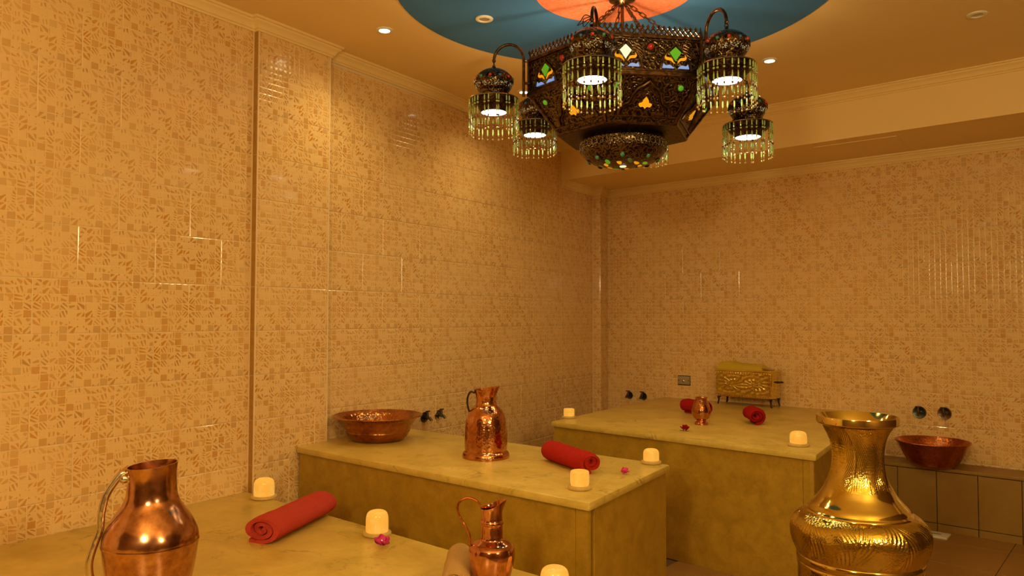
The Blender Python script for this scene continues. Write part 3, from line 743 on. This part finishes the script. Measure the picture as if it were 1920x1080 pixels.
# per-lantern seat: (angle offset, bulb height above camera)
SEAT = {0: (.019, .838), 1: (-.072, .857), 2: (-.067, .770), 3: (0, .84), 4: (.033, .866), 5: (-.069, .848)}
for k in range(6):
    da, zbulb = SEAT[k]; an = k*PI/3+da; Rl = .544; zh = zbulb+HC+.2145
    hang = Vector((Rl*math.cos(an), Rl*math.sin(an), zh))
    lo = mk('hanging_lantern', dome_me, ch, hang, (0, 0, an+PI/2-PI/12))
    for nme, me in (('gem_settings', ringo_me), ('pierced_window', pier_me), ('hoop', hoop_me), ('shade', shade_me), ('bulb', bulb_me)): mk(nme, me, lo)
    for j in range(12):
        t = 2*PI*j/12; c = ('g_red', 'g_navy', 'g_red', 'g_teal')[j % 4]; g_ = mk('glass_gem', gem_me[c], lo, (.0775*math.cos(t), .0775*math.sin(t), -.077))
        g_.rotation_euler = Vector((math.cos(t), math.sin(t), .25)).to_track_quat('Z', 'Y').to_euler()
    NSt = 28
    for j in range(NSt):
        t = 2*PI*(j+random.uniform(-.22, .22))/NSt; mk('bead_strand', strand_me, lo, (hr*math.cos(t), hr*math.sin(t), 0), (random.uniform(-.02, .02), random.uniform(-.02, .02), t))
    L = bpy.data.lights.new('lantern_light', 'SPOT'); L.energy = LANT_W; L.color = (1, .80, .44); L.spot_size = math.radians(165); L.spot_blend = .8; L.shadow_soft_size = .045
    li = bpy.data.objects.new('lantern_light', L); COL.objects.link(li); li.parent = lo; li.location = (0, 0, -.219)
    # gooseneck arm: up the body's corner, over and down to the hook
    foot = hv(RB+.024, k, ZM+.0); u_ = Vector((hang.x-foot.x, hang.y-foot.y, 0)); ra = u_.length/2; u_.normalize()
    ztop = zh+.004
    pts = [foot+Vector((0, 0, -.005)), foot+Vector((0, 0, .09))]
    pts += [foot+u_*(ra-ra*math.cos(a))+Vector((0, 0, (ztop-foot.z)+ra*1.05*math.sin(a))) for a in [PI*i/16 for i in range(17)]]
    m = MB(); m.tube(pts, .0062, 10); m.tube([foot+Vector((0, 0, .05)), foot+Vector((0, 0, .05))-u_*.026], .004, 8); m.tube([foot+Vector((0, 0, .14)), foot+Vector((0, 0, .14))-u_*.026], .003, 8); m.ball(foot+Vector((0, 0, .05))-u_*.010, .0065, 8); m.ball(pts[-1], .0085, 8); arm = m.obj('gooseneck_arm', M['bronze_s'], ch)
    if k == 0:
        m = MB(); c0 = hang+Vector((0, 0, .012))
        m.tube(smooth_curve([c0, c0+Vector((-.02, -.03, .02)), c0+Vector((-.05, -.055, .012)), c0+Vector((-.03, -.06, -.01)), c0+Vector((0, 0, .0)), c0+Vector((-.035, -.04, .012)), c0+Vector((-.045, -.04, -.012)), c0]), .0018, 6); m.obj('loose_wire', M['iron'], arm)

# ------------------------------------------------------------------ vessels
def vessel(name, label, u, vb, zbase, D, prof_px, mat, inner=.003, seg=64, fn=None, smooth_n=5, cat='jug', hard=False):
    """prof_px: (radius in px, image row) from the foot to the rim; depth D fixes the scale"""
    d = ray(u, vb); p = O + d*(D/d.dot(FW)); base = Vector((p.x, p.y, zbase))
    th = math.atan((u-960)/F); k = D/F*math.cos(th); P = [(r*k, zat(u, v, D)) for r, v in prof_px]; z0 = P[0][1]; P = [(r, z-z0) for r, z in P]
    S = P if hard else smooth_prof(P, smooth_n)
    inn = [(max(r-inner, .001), z+(.0 if z > .02 else .004)) for r, z in reversed(S)]
    t = thing(name, label, cat, base, CZ-th)
    m = MB(); m.lathe([(0, 0)]+S+inn+[(0, inn[-1][1])], seg, fn=fn); b = m.obj('body', mat, t, ang=50)
    H = S[-1][1]
    loc = lambda uu, vv, y=0: Vector(((uu-u)*k, y, zat(uu, vv, D)-z0))
    return t, b, loc, k, H
def onbench(u, v, z): p = px(u, v, z); return (p-O).dot(FW)
# big old copper jug
vb = 1168; D = onbench(280, vb, ZB1)
def tiltrim(p, t, r, z):
    f = max(0, (z-.30)/.1); return (p[0], p[1], p[2]+.09*p[0]*f)
t, b, loc, k, H = vessel('copper_jug', 'large worn copper jug with silvery strap handle on the lower bench', 280, vb, ZB1, D,
    [(60, 1168), (66, 1150), (74, 1120), (83, 1080), (90, 1040), (93, 1016), (91, 1000), (82, 980), (68, 960), (56, 944), (50, 930), (48, 912), (47.5, 893), (49.5, 873)], M['copper'], fn=tiltrim)
m = MB(); pts = smooth_curve([loc(x, y) for x, y in ((236, 896), (226, 885), (212, 898), (195, 925), (188, 955), (186, 985), (175, 1015), (168, 1045), (172, 1075), (186, 1105), (202, 1118))])
m.tube(pts, .0095, 10, ry=.0092); m.obj('handle', M['tin'], t)
m = MB(); q = loc(240, 896); m.ball((q.x+.004, q.y-.014, q.z), .0145, 16); m.ball((q.x-.014, q.y-.008, q.z+.002), .012, 14); m.obj('rivet', M['tin'], t)
m = MB(); m.lathe([(93.3*k, zat(280, 1018, D)-zat(280, vb, D)-.0015), (94.2*k, zat(280, 1017, D)-zat(280, vb, D)), (93.3*k, zat(280, 1015, D)-zat(280, vb, D)+.0015)], 64); m.f = [f for f in m.f if len(f) == 4]; m.m = m.m[:len(m.f)]; m.obj('seam', M['copper'], t)
# small polished pitcher
vb = 1120; D = onbench(922, vb, ZB1)
def spout(amp, lift, z0, wid=.55, ang=0, drop=0):
    def fn(p, t, r, z):
        f = max(0, (z-z0)/.03); f = min(f, 1.4)
        a = math.atan2(math.sin(t-ang), math.cos(t-ang)); e_ = math.exp(-(a/wid)**2)
        s = 1+amp*f*e_/max(r, .01); return (p[0]*s, p[1]*s, p[2]+lift*f*e_-drop*f*(1-e_)*(.5-.5*math.cos(a)*.0))
    return fn
z0s = zat(922, 958, D)-zat(922, vb, D)
def beak(z0):
    def fn(p, t, r, z):
        f = min(1, max(0, (z-z0)/.012)); a = math.atan2(math.sin(t), math.cos(t)); s_ = 1+f*.30*math.exp(-(a/.42)**2)
        return (p[0]*s_, p[1]*s_, p[2]+f*(-.006+.024*((1+math.cos(a))/2)**2))
    return fn
t, b, loc, k, H = vessel('copper_pitcher', 'small polished copper pitcher with thin looped handle beside the tan towel', 922, vb, ZB1, D,
    [(25, 1120), (26, 1112), (29, 1098), (36, 1078), (42, 1055), (44, 1038), (42, 1026), (36, 1019), (26, 1014), (21.5, 1010), (21, 1000), (20.5, 986), (22, 983), (22, 979), (20.3, 976), (20, 966), (20.5, 956), (22, 950)], M['copper_p'], fn=beak(z0s), inner=.0015, smooth_n=4)
m = MB(); m.tube(smooth_curve([loc(x, y) for x, y in ((902, 952), (892, 940), (876, 935), (862, 941), (857, 954), (862, 970), (872, 987), (880, 1004), (880, 1022))]), .0055, 8, ry=.0036); m.obj('handle', M['copper_d'], t)
# hammered pitcher on the second bench
vb = 857; D = onbench(911, vb, ZB2); z0s = zat(911, 742, D)-zat(911, vb, D)
t, b, loc, k, H = vessel('copper_pitcher', 'tall hammered copper pitcher with flared foot beside the wide bowl', 911, vb, ZB2, D,
    [(44, 857), (44.5, 853), (43, 848), (39.5, 844), (40, 836), (40, 820), (39, 800), (37, 786), (33, 774), (27, 766), (21, 760), (19, 753), (19.5, 743), (21.5, 735), (23, 731)], M['copper_h'], fn=spout(.010, .020, z0s, 1.3), inner=.002)
m = MB(); m.tube(smooth_curve([loc(x, y) for x, y in ((890, 737), (882, 735), (877, 744), (876, 756), (879, 770), (884, 778))]), .007, 8, ry=.0045); m.obj('handle', M['iron'], t)
# small vase on the back bench
vb = 796; D = onbench(1315, vb, ZB2)
vessel('copper_vase', 'small hammered copper vase standing between two red towels', 1315, vb, ZB2, D,
    [(12.5, 796), (12.5, 793), (9, 790), (10, 787), (15.5, 782), (18, 775), (18, 769), (15.5, 759), (12, 751), (11, 748), (12.5, 745)], M['copper_h'], cat='vase')
# bowls
def bowl_at(label, u, vb, zb, prof, mat, pos=None, k=1):
    p = pos if pos is not None else px(u, vb, zb)
    t = thing('copper_bowl', label, 'bowl', (p[0], p[1], zb), CZ)
    S = smooth_prof(prof, 5); inn = [(max(r-.004, .001), max(z+.002, .006)) for r, z in reversed(S)]
    m = MB(); m.lathe([(0, 0)]+S+inn+[(0, .006)], 72); m.obj('body', mat, t, ang=50)
    m = MB(); R_, Z_ = S[-1]; m.tube([(R_*math.cos(a), R_*math.sin(a), Z_) for a in [2*PI*i/72 for i in range(72)]], .004, 8, closed=True); m.obj('rolled_rim', mat, t)
    return t
bowl_at('wide hammered copper bowl in the corner beside the tiled pilaster', 0, 0, ZB2, [(.10, .0), (.128, .006), (.146, .022), (.156, .040), (.160, .046), (.160, .052), (.168, .070), (.180, .092), (.197, .110), (.217, .122)], M['copper_b'], pos=px(703, 823, ZB2)+Vector((.03, -.01, 0)))
pb = bw(-1.045, .205, 0)
bowl_at('dark copper basin on the low ledge under the taps', 0, 0, LZ, [(.095, .0), (.112, .006), (.130, .022), (.150, .055), (.172, .098), (.190, .135), (.196, .146)], M['copper_d'], pos=pb)

# ------------------------------------------------------------------ brass urn
D = 2.2; U = 1609; k = D/F*math.cos(math.atan((1609-960)/F))
ub = O + ray(U, 900)*(D/ray(U, 900).dot(FW)); 
urn = thing('brass_urn', 'tall embossed brass urn with flared rim standing on the floor', 'urn', (ub.x, ub.y, 0), CZ)
zz = lambda v: zat(U, v, D)
UP_ = [(70, 796), (64, 804), (57, 815), (52, 828), (49.5, 842), (48.5, 856), (49.5, 872), (53, 888), (59, 902), (66, 914)]
MID = [(66, 914), (74, 926), (84, 937), (93, 946), (98, 954)]
BUL = [(101, 958), (113, 963), (124, 972), (130.5, 984), (132, 996), (130, 1010), (126, 1024), (121, 1037)]
LOW = [(118, 1060), (119, 1090), (119.5, 1130), (118, 1180), (112, 1240), (102, 1290), (94, 1320)]
def leafpat(theta, b, N, ribs, amp):
    """scrolling acanthus relief: fans of ribs springing from curved stems"""
    x = theta*N/(2*PI); i = math.floor(x); a = 2*(x-i)-1
    if i % 2: b = 1-b
    stem = .62*math.sin(PI*b)-.30; q = a-stem*.8
    aq = abs(q); rib = (.5+.5*math.sin(ribs*(b*.8+.7*aq**.85)))**1.4
    env = math.exp(-(aq/.62)**4)*min(1, 6*b)*min(1, 6*(1-b))
    ridge = math.exp(-(q/.075)**2)*1.25*min(1, 8*b)*min(1, 8*(1-b))
    scal = .5*max(0, math.cos(2*PI*x*3))*math.exp(-((b-.06)/.045)**2)+.5*max(0, math.sin(2*PI*x*3))*math.exp(-((b-.94)/.045)**2)
    return amp*(rib*env*(1-math.exp(-(q/.09)**2))+ridge+scal)
def band(px_prof, N, ribs, amp, nseg=260, nz=70):
    P = smooth_prof([(r*k, zz(v)) for r, v in px_prof], 12); L_ = [0]
    for p, q in zip(P, P[1:]): L_.append(L_[-1]+math.hypot(q[0]-p[0], q[1]-p[1]))
    pr = []
    for i in range(nz+1):
        s = L_[-1]*i/nz; j = max(j_ for j_ in range(len(L_)) if L_[j_] <= s+1e-9); j = min(j, len(P)-2); f = (s-L_[j])/max(L_[j+1]-L_[j], 1e-9)
        pr.append((P[j][0]+(P[j+1][0]-P[j][0])*f, P[j][1]+(P[j+1][1]-P[j][1])*f))
    m = MB(); vs = []; fs = []
    for i, (r, z) in enumerate(pr):
        for j in range(nseg):
            t = 2*PI*j/nseg; rr = r+leafpat(t+.35, i/nz, N, ribs, amp); vs.append((rr*math.cos(t), rr*math.sin(t), z))
    for i in range(nz):
        for j in range(nseg): fs.append((i*nseg+j, i*nseg+(j+1) % nseg, (i+1)*nseg+(j+1) % nseg, (i+1)*nseg+j))
    m.add(vs, fs); return m
neck = band(UP_, 5, 80, .0020, 400, 150).obj('neck', M['brass'], urn, ang=80)
band(BUL, 9, 52, .0026, 480, 110).obj('bulge', M['brass'], urn, ang=80)
band(LOW, 8, 95, .0020, 360, 160).obj('lower_body', M['brass'], urn, ang=80)
m = MB(); S = [(69*k, zz(798)), (73*k, zz(796)), (78*k, zz(794)), (79*k, zz(792.5)), (79*k, zz(781.5)), (78.4*k, zz(780)), (76.5*k, zz(780)), (74*k, zz(783)), (68*k, zz(791)), (58*k, zz(806)), (50*k, zz(825)), (45*k, zz(845)), (43*k, zz(900))]
m.lathe(S, 96); m.f = [f for f in m.f if len(f) == 4]; m.m = m.m[:len(m.f)]; m.obj('rim', M['brass_s'], urn, ang=28)
m = MB(); S = smooth_prof([(r*k, zz(v)) for r, v in MID], 5)+[(101*k, zz(955)), (103*k, zz(958)), (103.5*k, zz(963)), (101*k, zz(968)), (98*k, zz(969))]
m.lathe(S, 96); m.f = [f for f in m.f if len(f) == 4]; m.m = m.m[:len(m.f)]; m.obj('shoulder', M['brass_s'], urn, ang=50)
m = MB(); S = [(120*k, zz(1036)), (122*k, zz(1038)), (122.5*k, zz(1046)), (120*k, zz(1050)), (119.5*k, zz(1052)), (121*k, zz(1054)), (120.5*k, zz(1060)), (117*k, zz(1062))]
m.lathe(S, 96); m.f = [f for f in m.f if len(f) == 4]; m.m = m.m[:len(m.f)]; m.obj('waist_band', M['brass_s'], urn, ang=40)
zl = zz(1320); m = MB(); m.lathe([(0, 0), (.165, 0), (.168, .012), (.160, .022), (.150, .03), (.142, zl*.7), (94*k, zl+.002), (0, zl+.002)], 72); m.obj('foot', M['brass_s'], urn)

# ------------------------------------------------------------------ brass chest and its towel
k = None
c0, c1 = px(1344, 757, ZB2), px(1450, 766, ZB2)
ex = EB.copy(); w = .405; dp = .165
f0 = (c0+c1)/2; sC = f0.dot(EB); dC = BD-f0.dot(NB); dC = max(dC, dp+.035)
chest = thing('brass_chest', 'embossed brass chest on curved feet against the back wall', 'chest', bw(sC, dC-dp/2, ZB2), -G)
zf, hb = .060, .176
def chest_face(w, h, nx=90, nz=46):
    m = MB(); vs = []; fs = []
    for i in range(nz+1):
        for j in range(nx+1):
            a, b = j/nx, i/nz; x = (a-.5)*2; amp = min(1, 9*min(a, 1-a))*min(1, 7*min(b, 1-b)); y = (b-.5)*2
            r_ = math.hypot(abs(x)-.45, y*.6); an = math.atan2(y*.6, abs(x)-.45)
            hgt = math.sin(16*an*.8+9*r_)*math.exp(-(r_*1.3)**2)+.5*math.sin(30*r_-3*an)
            vs.append(((a-.5)*w, -.0022*hgt*amp, b*h))
    for i in range(nz):
        for j in range(nx): q = i*(nx+1)+j; fs.append((q, q+1, q+nx+2, q+nx+1))
    m.add(vs, fs); return m
m = MB(); m.box((-w/2, -dp/2, zf), (w/2, dp/2, zf+hb)); body = m.obj('body', M['brass_s'], chest, bevel=.005)
o = chest_face(w-.024, hb-.03).obj('embossed_front', M['brass'], body, ang=80); o.location = (0, -dp/2-.0022, zf+.018)
m = MB()
for i in range(22):
    for z_ in (zf+.008, zf+hb-.008): m.ball((-w/2+.01+(w-.02)*i/21, -dp/2-.001, z_), .0042, 8)
for i in range(9):
    for x_ in (-w/2+.007, w/2-.007): m.ball((x_, -dp/2-.001, zf+.02+(hb-.04)*i/8), .0042, 8)
m.obj('studs', M['brass_s'], body)
m = MB(); m.box((-w/2-.004, -dp/2-.004, zf+hb), (w/2+.004, dp/2+.004, zf+hb+.012)); m.obj('lid', M['brass_s'], chest, bevel=.004)
for sx in (-1, 1):
    for sy in (-1, 1):
        m = MB(); x_, y_ = sx*(w/2-.018), sy*(dp/2-.014)
        m.tube([(x_-sx*.008, y_-sy*.004, zf+.004), (x_+sx*.004, y_+sy*.002, zf-.008), (x_+sx*.002, y_, zf-.026), (x_+sx*.007, y_+sy*.004, .007), (x_+sx*.010, y_+sy*.006, .004)], [.013, .012, .007, .006, .009], 8, ry=[.010, .010, .006, .006, .004])
        m.obj('foot', M['iron'], chest)
m = MB(); m.tube([(w/2-.004, .02, zf+hb*.62), (w/2+.012, .02, zf+hb*.62), (w/2+.028, .02, zf+hb*.63), (w/2+.040, .02, zf+hb*.625)], [.010, .006, .007, .003], 10); m.obj('handle', M['iron'], chest)
# folded yellow towel lying on the chest
ty = thing('folded_towel', 'yellow towel folded over the lid of the brass chest', 'towel', bw(sC-.02, dC-dp/2, ZB2+zf+hb+.012), -G)
m = MB(); N1, N2 = 34, 12; vs = []; fs = []
def ytop(a, b): 
    return (.036+.022*math.exp(-((a-.26)/.2)**2)+.003*math.sin(9*a+3*b))*max(0, 1-abs(2*b-1)**4)**.5*min(1, max(0, min(a, 1-a)*14+.35))
for i in range(N1+1):
    for j in range(N2+1):
        a, b = i/N1, j/N2; vs.append(((a-.5)*.335-.02, (b-.5)*.135, max(ytop(a, b), .001)))
nb = len(vs)
for i in range(N1+1):
    for j in range(N2+1): a, b = i/N1, j/N2; vs.append(((a-.5)*.335-.02, (b-.5)*.135, .0005))
for i in range(N1):
    for j in range(N2): q = i*(N2+1)+j; fs += [(q, q+N2+1, q+N2+2, q+1), (nb+q, nb+q+1, nb+q+N2+2, nb+q+N2+1)]
for i in range(N1):
    q = i*(N2+1); fs += [(q, nb+q, nb+q+N2+1, q+N2+1), (q+N2, q+2*N2+1, nb+q+2*N2+1, nb+q+N2)]
for j in range(N2):
    q = j; fs += [(q, q+1, nb+q+1, nb+q)]; q = N1*(N2+1)+j; fs += [(q, nb+q, nb+q+1, q+1)]
m.add(vs, fs); m.obj('fold', M['yellow'], ty, ang=75)
m = MB(); m.tube(smooth_curve([(.130, -.04, .018), (.165, -.03, .014), (.19, -.01, .006), (.21, .0, .008)]), [.02]*8+[.016]*8+[.006]*8+[.003], 10, ry=.006); m.obj('corner', M['tan'], ty)

# ------------------------------------------------------------------ rolled towels
def towel(label, p, ang, length, R, mat, turns=2.6, flat=.8, tail=True, seed=1, name='rolled_towel'):
    """spiral sheet with thickness; p: point under the roll's middle; ang: direction of its axis"""
    rnd = random.Random(seed)
    t = thing(name, label, 'towel', p, ang)
    th = R/(turns+.55); NA = int(turns*22); NL = 26; ph = -PI/2
    ctr = []
    for i in range(NA+1):
        a = 2*PI*turns*i/NA; r = .25*th+(R-th/2-.25*th)*i/NA; q = ph+a-2*PI*turns
        ctr.append(Vector((r*math.cos(q), r*math.sin(q))))
    if tail:
        e0 = ctr[-1]
        for i in range(1, 7): ctr.append(Vector((e0.x+.25*R*i/2.2, e0.y-.0*i)))
    n = len(ctr); nor = []
    for i in range(n):
        d = (ctr[min(i+1, n-1)]-ctr[max(i-1, 0)]).normalized(); nor.append(Vector((d.y, -d.x)))
    hw = th*.37; loop = [c+nn*hw for c, nn in zip(ctr, nor)]+[c-nn*hw for c, nn in zip(reversed(ctr), reversed(nor))]
    zmin = min(p_.y for p_ in loop)
    vs = []; fs = []; K = len(loop)
    wv = [rnd.uniform(0, 6) for _ in range(4)]
    for i in range(NL+1):
        x = (i/NL-.5)*length; e_ = 1-.035*(abs(2*i/NL-1)**8)
        sag = 1+.02*math.sin(5*x/length*PI+wv[0])
        for j, c in enumerate(loop):
            jx = .006*math.sin(j*.13+wv[1])*(abs(2*i/NL-1)**3)*(1 if x > 0 else -1)+.004*math.sin(j*.41+wv[2])*(abs(2*i/NL-1)**3)
            q3 = Vector((x*16, c.x*20, c.y*20)); nz_ = noise.noise(q3)*.0030+noise.noise(q3*2.7)*.0014
            up_ = min(1, max(0, (c.y-zmin)/(R*.5)))
            vs.append((x+jx, c.x*e_*sag*(1+nz_*6), max(0, (c.y-zmin)*flat*(e_ if c.y-zmin > R*.3 else 1)+nz_*1.3*up_)))
    for i in range(NL):
        for j in range(K): k2 = (j+1) % K; fs.append((i*K+j, i*K+k2, (i+1)*K+k2, (i+1)*K+j))
    for i in (0, NL):
        for j in range(n-1): a, b, c, d = j, j+1, K-2-j, K-1-j; f = tuple(i*K+q for q in (a, b, c, d)); fs.append(f if i else tuple(reversed(f)))
    m = MB(); m.add(vs, fs); m.obj('terry_roll', mat, t, ang=60)
    return t
def axis(p, q): d = q-p; return math.atan2(d.y, d.x)
# lower bench: coral-red towel, folded then rolled flat
a, b = px(487, 1021, ZB1), px(603, 962, ZB1); mid = (a+b)/2; 
towel('coral red towel folded and rolled flat, lying on the lower bench', mid, axis(a, b), (b-a).length*.97, .080, M['coral'], 2.4, .64, True, 3)
a, b = px(852, 1128, ZB1), px(862, 1072, ZB1)
towel('tan towel rolled up beside the small copper pitcher', (a+b)/2, axis(a, b), .24, .052, M['tan'], 2.6, .95, False, 4)
a, b = px(1032, 862, ZB2), px(1108, 889, ZB2)
towel('bright red towel roll beside the flat-topped tealight', (a+b)/2, axis(a, b), (b-a).length*1.02, .054, M['red'], 2.5, .88, False, 5)
a, b = px(1281, 768, ZB2), px(1308, 783, ZB2); mid = px(1297, 778, ZB2)
towel('red towel roll lying half behind the small copper vase', mid+NB*.05, CZ+2.1, .20, .058, M['red_d'], 2.5, .9, False, 6)
mid = px(1404, 795, ZB2)
towel('red towel roll lying in front of the brass chest', mid+NB*.06, CZ+1.46, .18, .062, M['red_d'], 2.5, .86, False, 8)

lp = px(1944, 893, LZ); towel('red towel roll at the end of the low tiled ledge', bw(lp.dot(EB), .12, LZ), -G+PI/2, .20, .034, M['red_d'], 2.3, .9, False, 9)
# ------------------------------------------------------------------ alabaster tealights
def tealight(label, u, vb, zb, r, h, flat=False, p=None, em='ala'):
    p = p or px(u, vb, zb); t = thing('alabaster_tealight', label, 'candle', (p.x, p.y, zb), random.uniform(0, 6))
    rd = r*1.28
    m = MB(); m.lathe(smooth_prof([(rd*.80, 0), (rd*.97, .003), (rd, .007), (rd*.96, .012), (rd*.86, .014)], 4)+[(0, .013)], 40); m.f.append(tuple(range(39, -1, -1))); m.m.append(0); m.obj('dish', M['ala_dim'], t)
    if flat: P = [(r*.93, .0125), (r*.98, .02), (r, h*.5), (r*.99, h*.86), (r*.95, h*.96), (r*.80, h), (r*.6, h*.985), (0, h*.98)]
    else: P = [(r*.97, .0125), (r, .02), (r*1.0, h*.40), (r*1.0, h*.60), (r*.965, h*.77), (r*.85, h*.90), (r*.62, h*.975), (r*.3, h*.998), (0, h)]
    m = MB(); m.lathe(smooth_prof(P, 4), 40); m.obj('dome', M[em], t)
tealight('domed alabaster tealight beside the tiled wall behind the folded towel', 495, 934, ZB1, .043, .086)
tealight('glowing domed alabaster tealight beside the loose magenta blossom', 707, 1003, ZB1, .040, .088)
tealight('domed alabaster tealight at the end of the lower bench beyond the small pitcher', 1040, 1122, ZB1, .040, .088)
tealight('flat-topped alabaster tealight at the bench corner in front of the red roll', 1087, 917, ZB2, .0335, .066, True)
tealight('domed alabaster tealight at the bench end beside the red petal', 1221, 869, ZB2, .033, .062)
tealight('flat-topped alabaster tealight on the back bench near the left wall', 1067, 784, ZB2, .033, .058, True, em='ala')
tealight('domed alabaster tealight at the back bench corner beside the brass urn', 1497, 836, ZB2, .039, .070, em='ala')

# ------------------------------------------------------------------ blossoms
def blossom(label, p, size, n, mat, leaf=False, seed=0):
    rnd = random.Random(seed); t = thing('bougainvillea_blossom', label, 'flower', p, rnd.uniform(0, 6))
    for i in range(n):
        m = MB(); NU, NV = 8, 6; vs = []; fs = []; cup = rnd.uniform(.5, 1.1)
        for a in range(NU+1):
            for b in range(NV+1):
                x = a/NU; y = (b/NV-.5)*2; wd = .52*math.sin(PI*(x*.92+.04))**.7
                vs.append((x*size, y*wd*size, size*(.25*cup*y*y*wd+.22*x*x+.06*math.sin(6*x+2*y))))
        for a in range(NU):
            for b in range(NV): q = a*(NV+1)+b; fs.append((q, q+1, q+NV+2, q+NV+1))
        m.add(vs, fs); o = m.obj('petal', mat, t, ang=80); s_ = o.modifiers.new('s', 'SOLIDIFY'); s_.thickness = .0006
        o.rotation_euler = (rnd.uniform(-.3, .3), -rnd.uniform(.25, 1.1), 2*PI*i/n+rnd.uniform(-.3, .3)); o.location = (0, 0, .003)
    m = MB(); m.tube([(0, 0, .002), (0, 0, size*.55)], .0015, 6); m.ball((0, 0, size*.55), .0016, 8); m.obj('stamen', M['g_white'], t)
    if leaf:
        m = MB(); m.add([(0, 0, .002), (.012, .008, .004), (.03, .003, .003), (.012, -.007, .002)], [(0, 1, 2, 3)]); o = m.obj('leaf', M['leaf'], t); o.location = (.012, .006, 0); s_ = o.modifiers.new('s', 'SOLIDIFY'); s_.thickness = .0008
        o.rotation_euler = (0, 0, CZ+PI-t.rotation_euler.z)
blossom('magenta blossom in front of the glowing tealight on the lower bench', px(716, 1024, ZB1), .036, 6, M['magenta'], False, 2)
blossom('small crimson petal cluster near the end of the middle bench', px(1172, 889, ZB2), .024, 4, M['magenta'], False, 3)
blossom('crimson blossom with green leaf in front of the small copper vase', px(1284, 808, ZB2), .033, 5, M['red_d'], True, 4)

# ------------------------------------------------------------------ wall taps, socket, drain
def tap(label, pos, rz, escut, big=1.0, group=None):
    t = thing('wall_tap', label, 'tap', pos, rz, group)      # local -y points into the room
    m = MB(); m.lathe([(0, 0), (.026*big, 0), (.0268*big, .003), (.0250*big, .007), (.021*big, .006), (.018*big, .003), (0, .003)], 32); o = m.obj('escutcheon', escut, t); o.rotation_euler = (PI/2, 0, 0)
    m = MB(); m.tube([(0, -.004, 0), (0, -.03, 0), (0, -.046, -.003), (0, -.054, -.010), (0, -.056, -.017)], [.010, .009, .009, .008, .009], 10); m.obj('spout', M['rubber'], t)
    m = MB(); m.tube([(0, -.026, .004), (0, -.028, .034)], [.009, .005], 10); m.tube([(-.017, -.028, .036), (.017, -.028, .036)], .0042, 8); m.obj('handle', M['rubber'], t)
def onleft(u, v): d = ray(u, v); return O + d*(XC/d.x)
def onback(u, v): d = ray(u, v); return O + d*(BD/d.dot(NB))
LZt = PI/2
for (u, v), lb_, es in (((795, 789), 'dark wall tap on the tiled wall just beyond the wide copper bowl', M['rubber']), ((821, 786), 'chrome wall tap on the tiled wall between bowl and hammered pitcher', M['chrome'])):
    p = onleft(u, v); p.z = max(p.z, ZB2+.03); tap(lb_, (XC+.0, p.y, p.z), LZt, es, 1.15)
for (u, v), lb_, es in (((1181, 741), 'dark wall tap nearest the corner post on the back wall', M['rubber']), ((1207, 743), 'dark wall tap beside the bench edge on the back wall', M['rubber']), ((1724, 773), 'wall tap with greenish rose above the copper basin', M['rose_g']), ((1771, 775), 'wall tap with brass-toned rose above the copper basin', M['rose_b'])):
    p = onback(u, v); tap(lb_, p, -G, es, 1.1 if u < 1400 else 1.45)
p = onback(1283, 713); sk = thing('wall_socket', 'grey metal socket plate on the back wall beside the brass chest', 'socket', p, -G)
m = MB(); m.box((-.049, -.010, -.031), (.049, .001, .031)); m.obj('face_plate', M['plate'], sk, bevel=.003)
m = MB(); m.box((-.052, -.004, -.038), (.052, .0005, .036)); m.obj('back_box', M['iron'], sk, bevel=.002)
for sx in (-1, 1):
    m = MB(); m.lathe([(.004, 0), (.0035, .002), (0, .0025)], 10); o = m.obj('screw', M['iron'], sk); o.location = (sx*.040, -.010, 0); o.rotation_euler = (PI/2, 0, 0)
m = MB(); m.lathe([(.010, 0), (.009, .003), (.004, .006), (0, .006)], 14); o = m.obj('outlet', M['chrome'], sk); o.location = (0, -.010, -.006); o.rotation_euler = (PI/2, 0, 0)
a, b = px(1728, 1001, .0), px(1766, 1008, .0); dr = thing('floor_drain', 'pale square drain cover on the floor at the foot of the ledge', 'drain', bw(((a+b)/2).dot(EB), LD+.115, 0), -G)
m = MB(); m.box((-.085, -.055, 0), (.085, .055, .012)); m.obj('cover', M['white'], dr, bevel=.003)
m = MB(); m.box((-.05, -.004, .0115), (.045, .004, .0135)); m.obj('slot', M['iron'], dr)
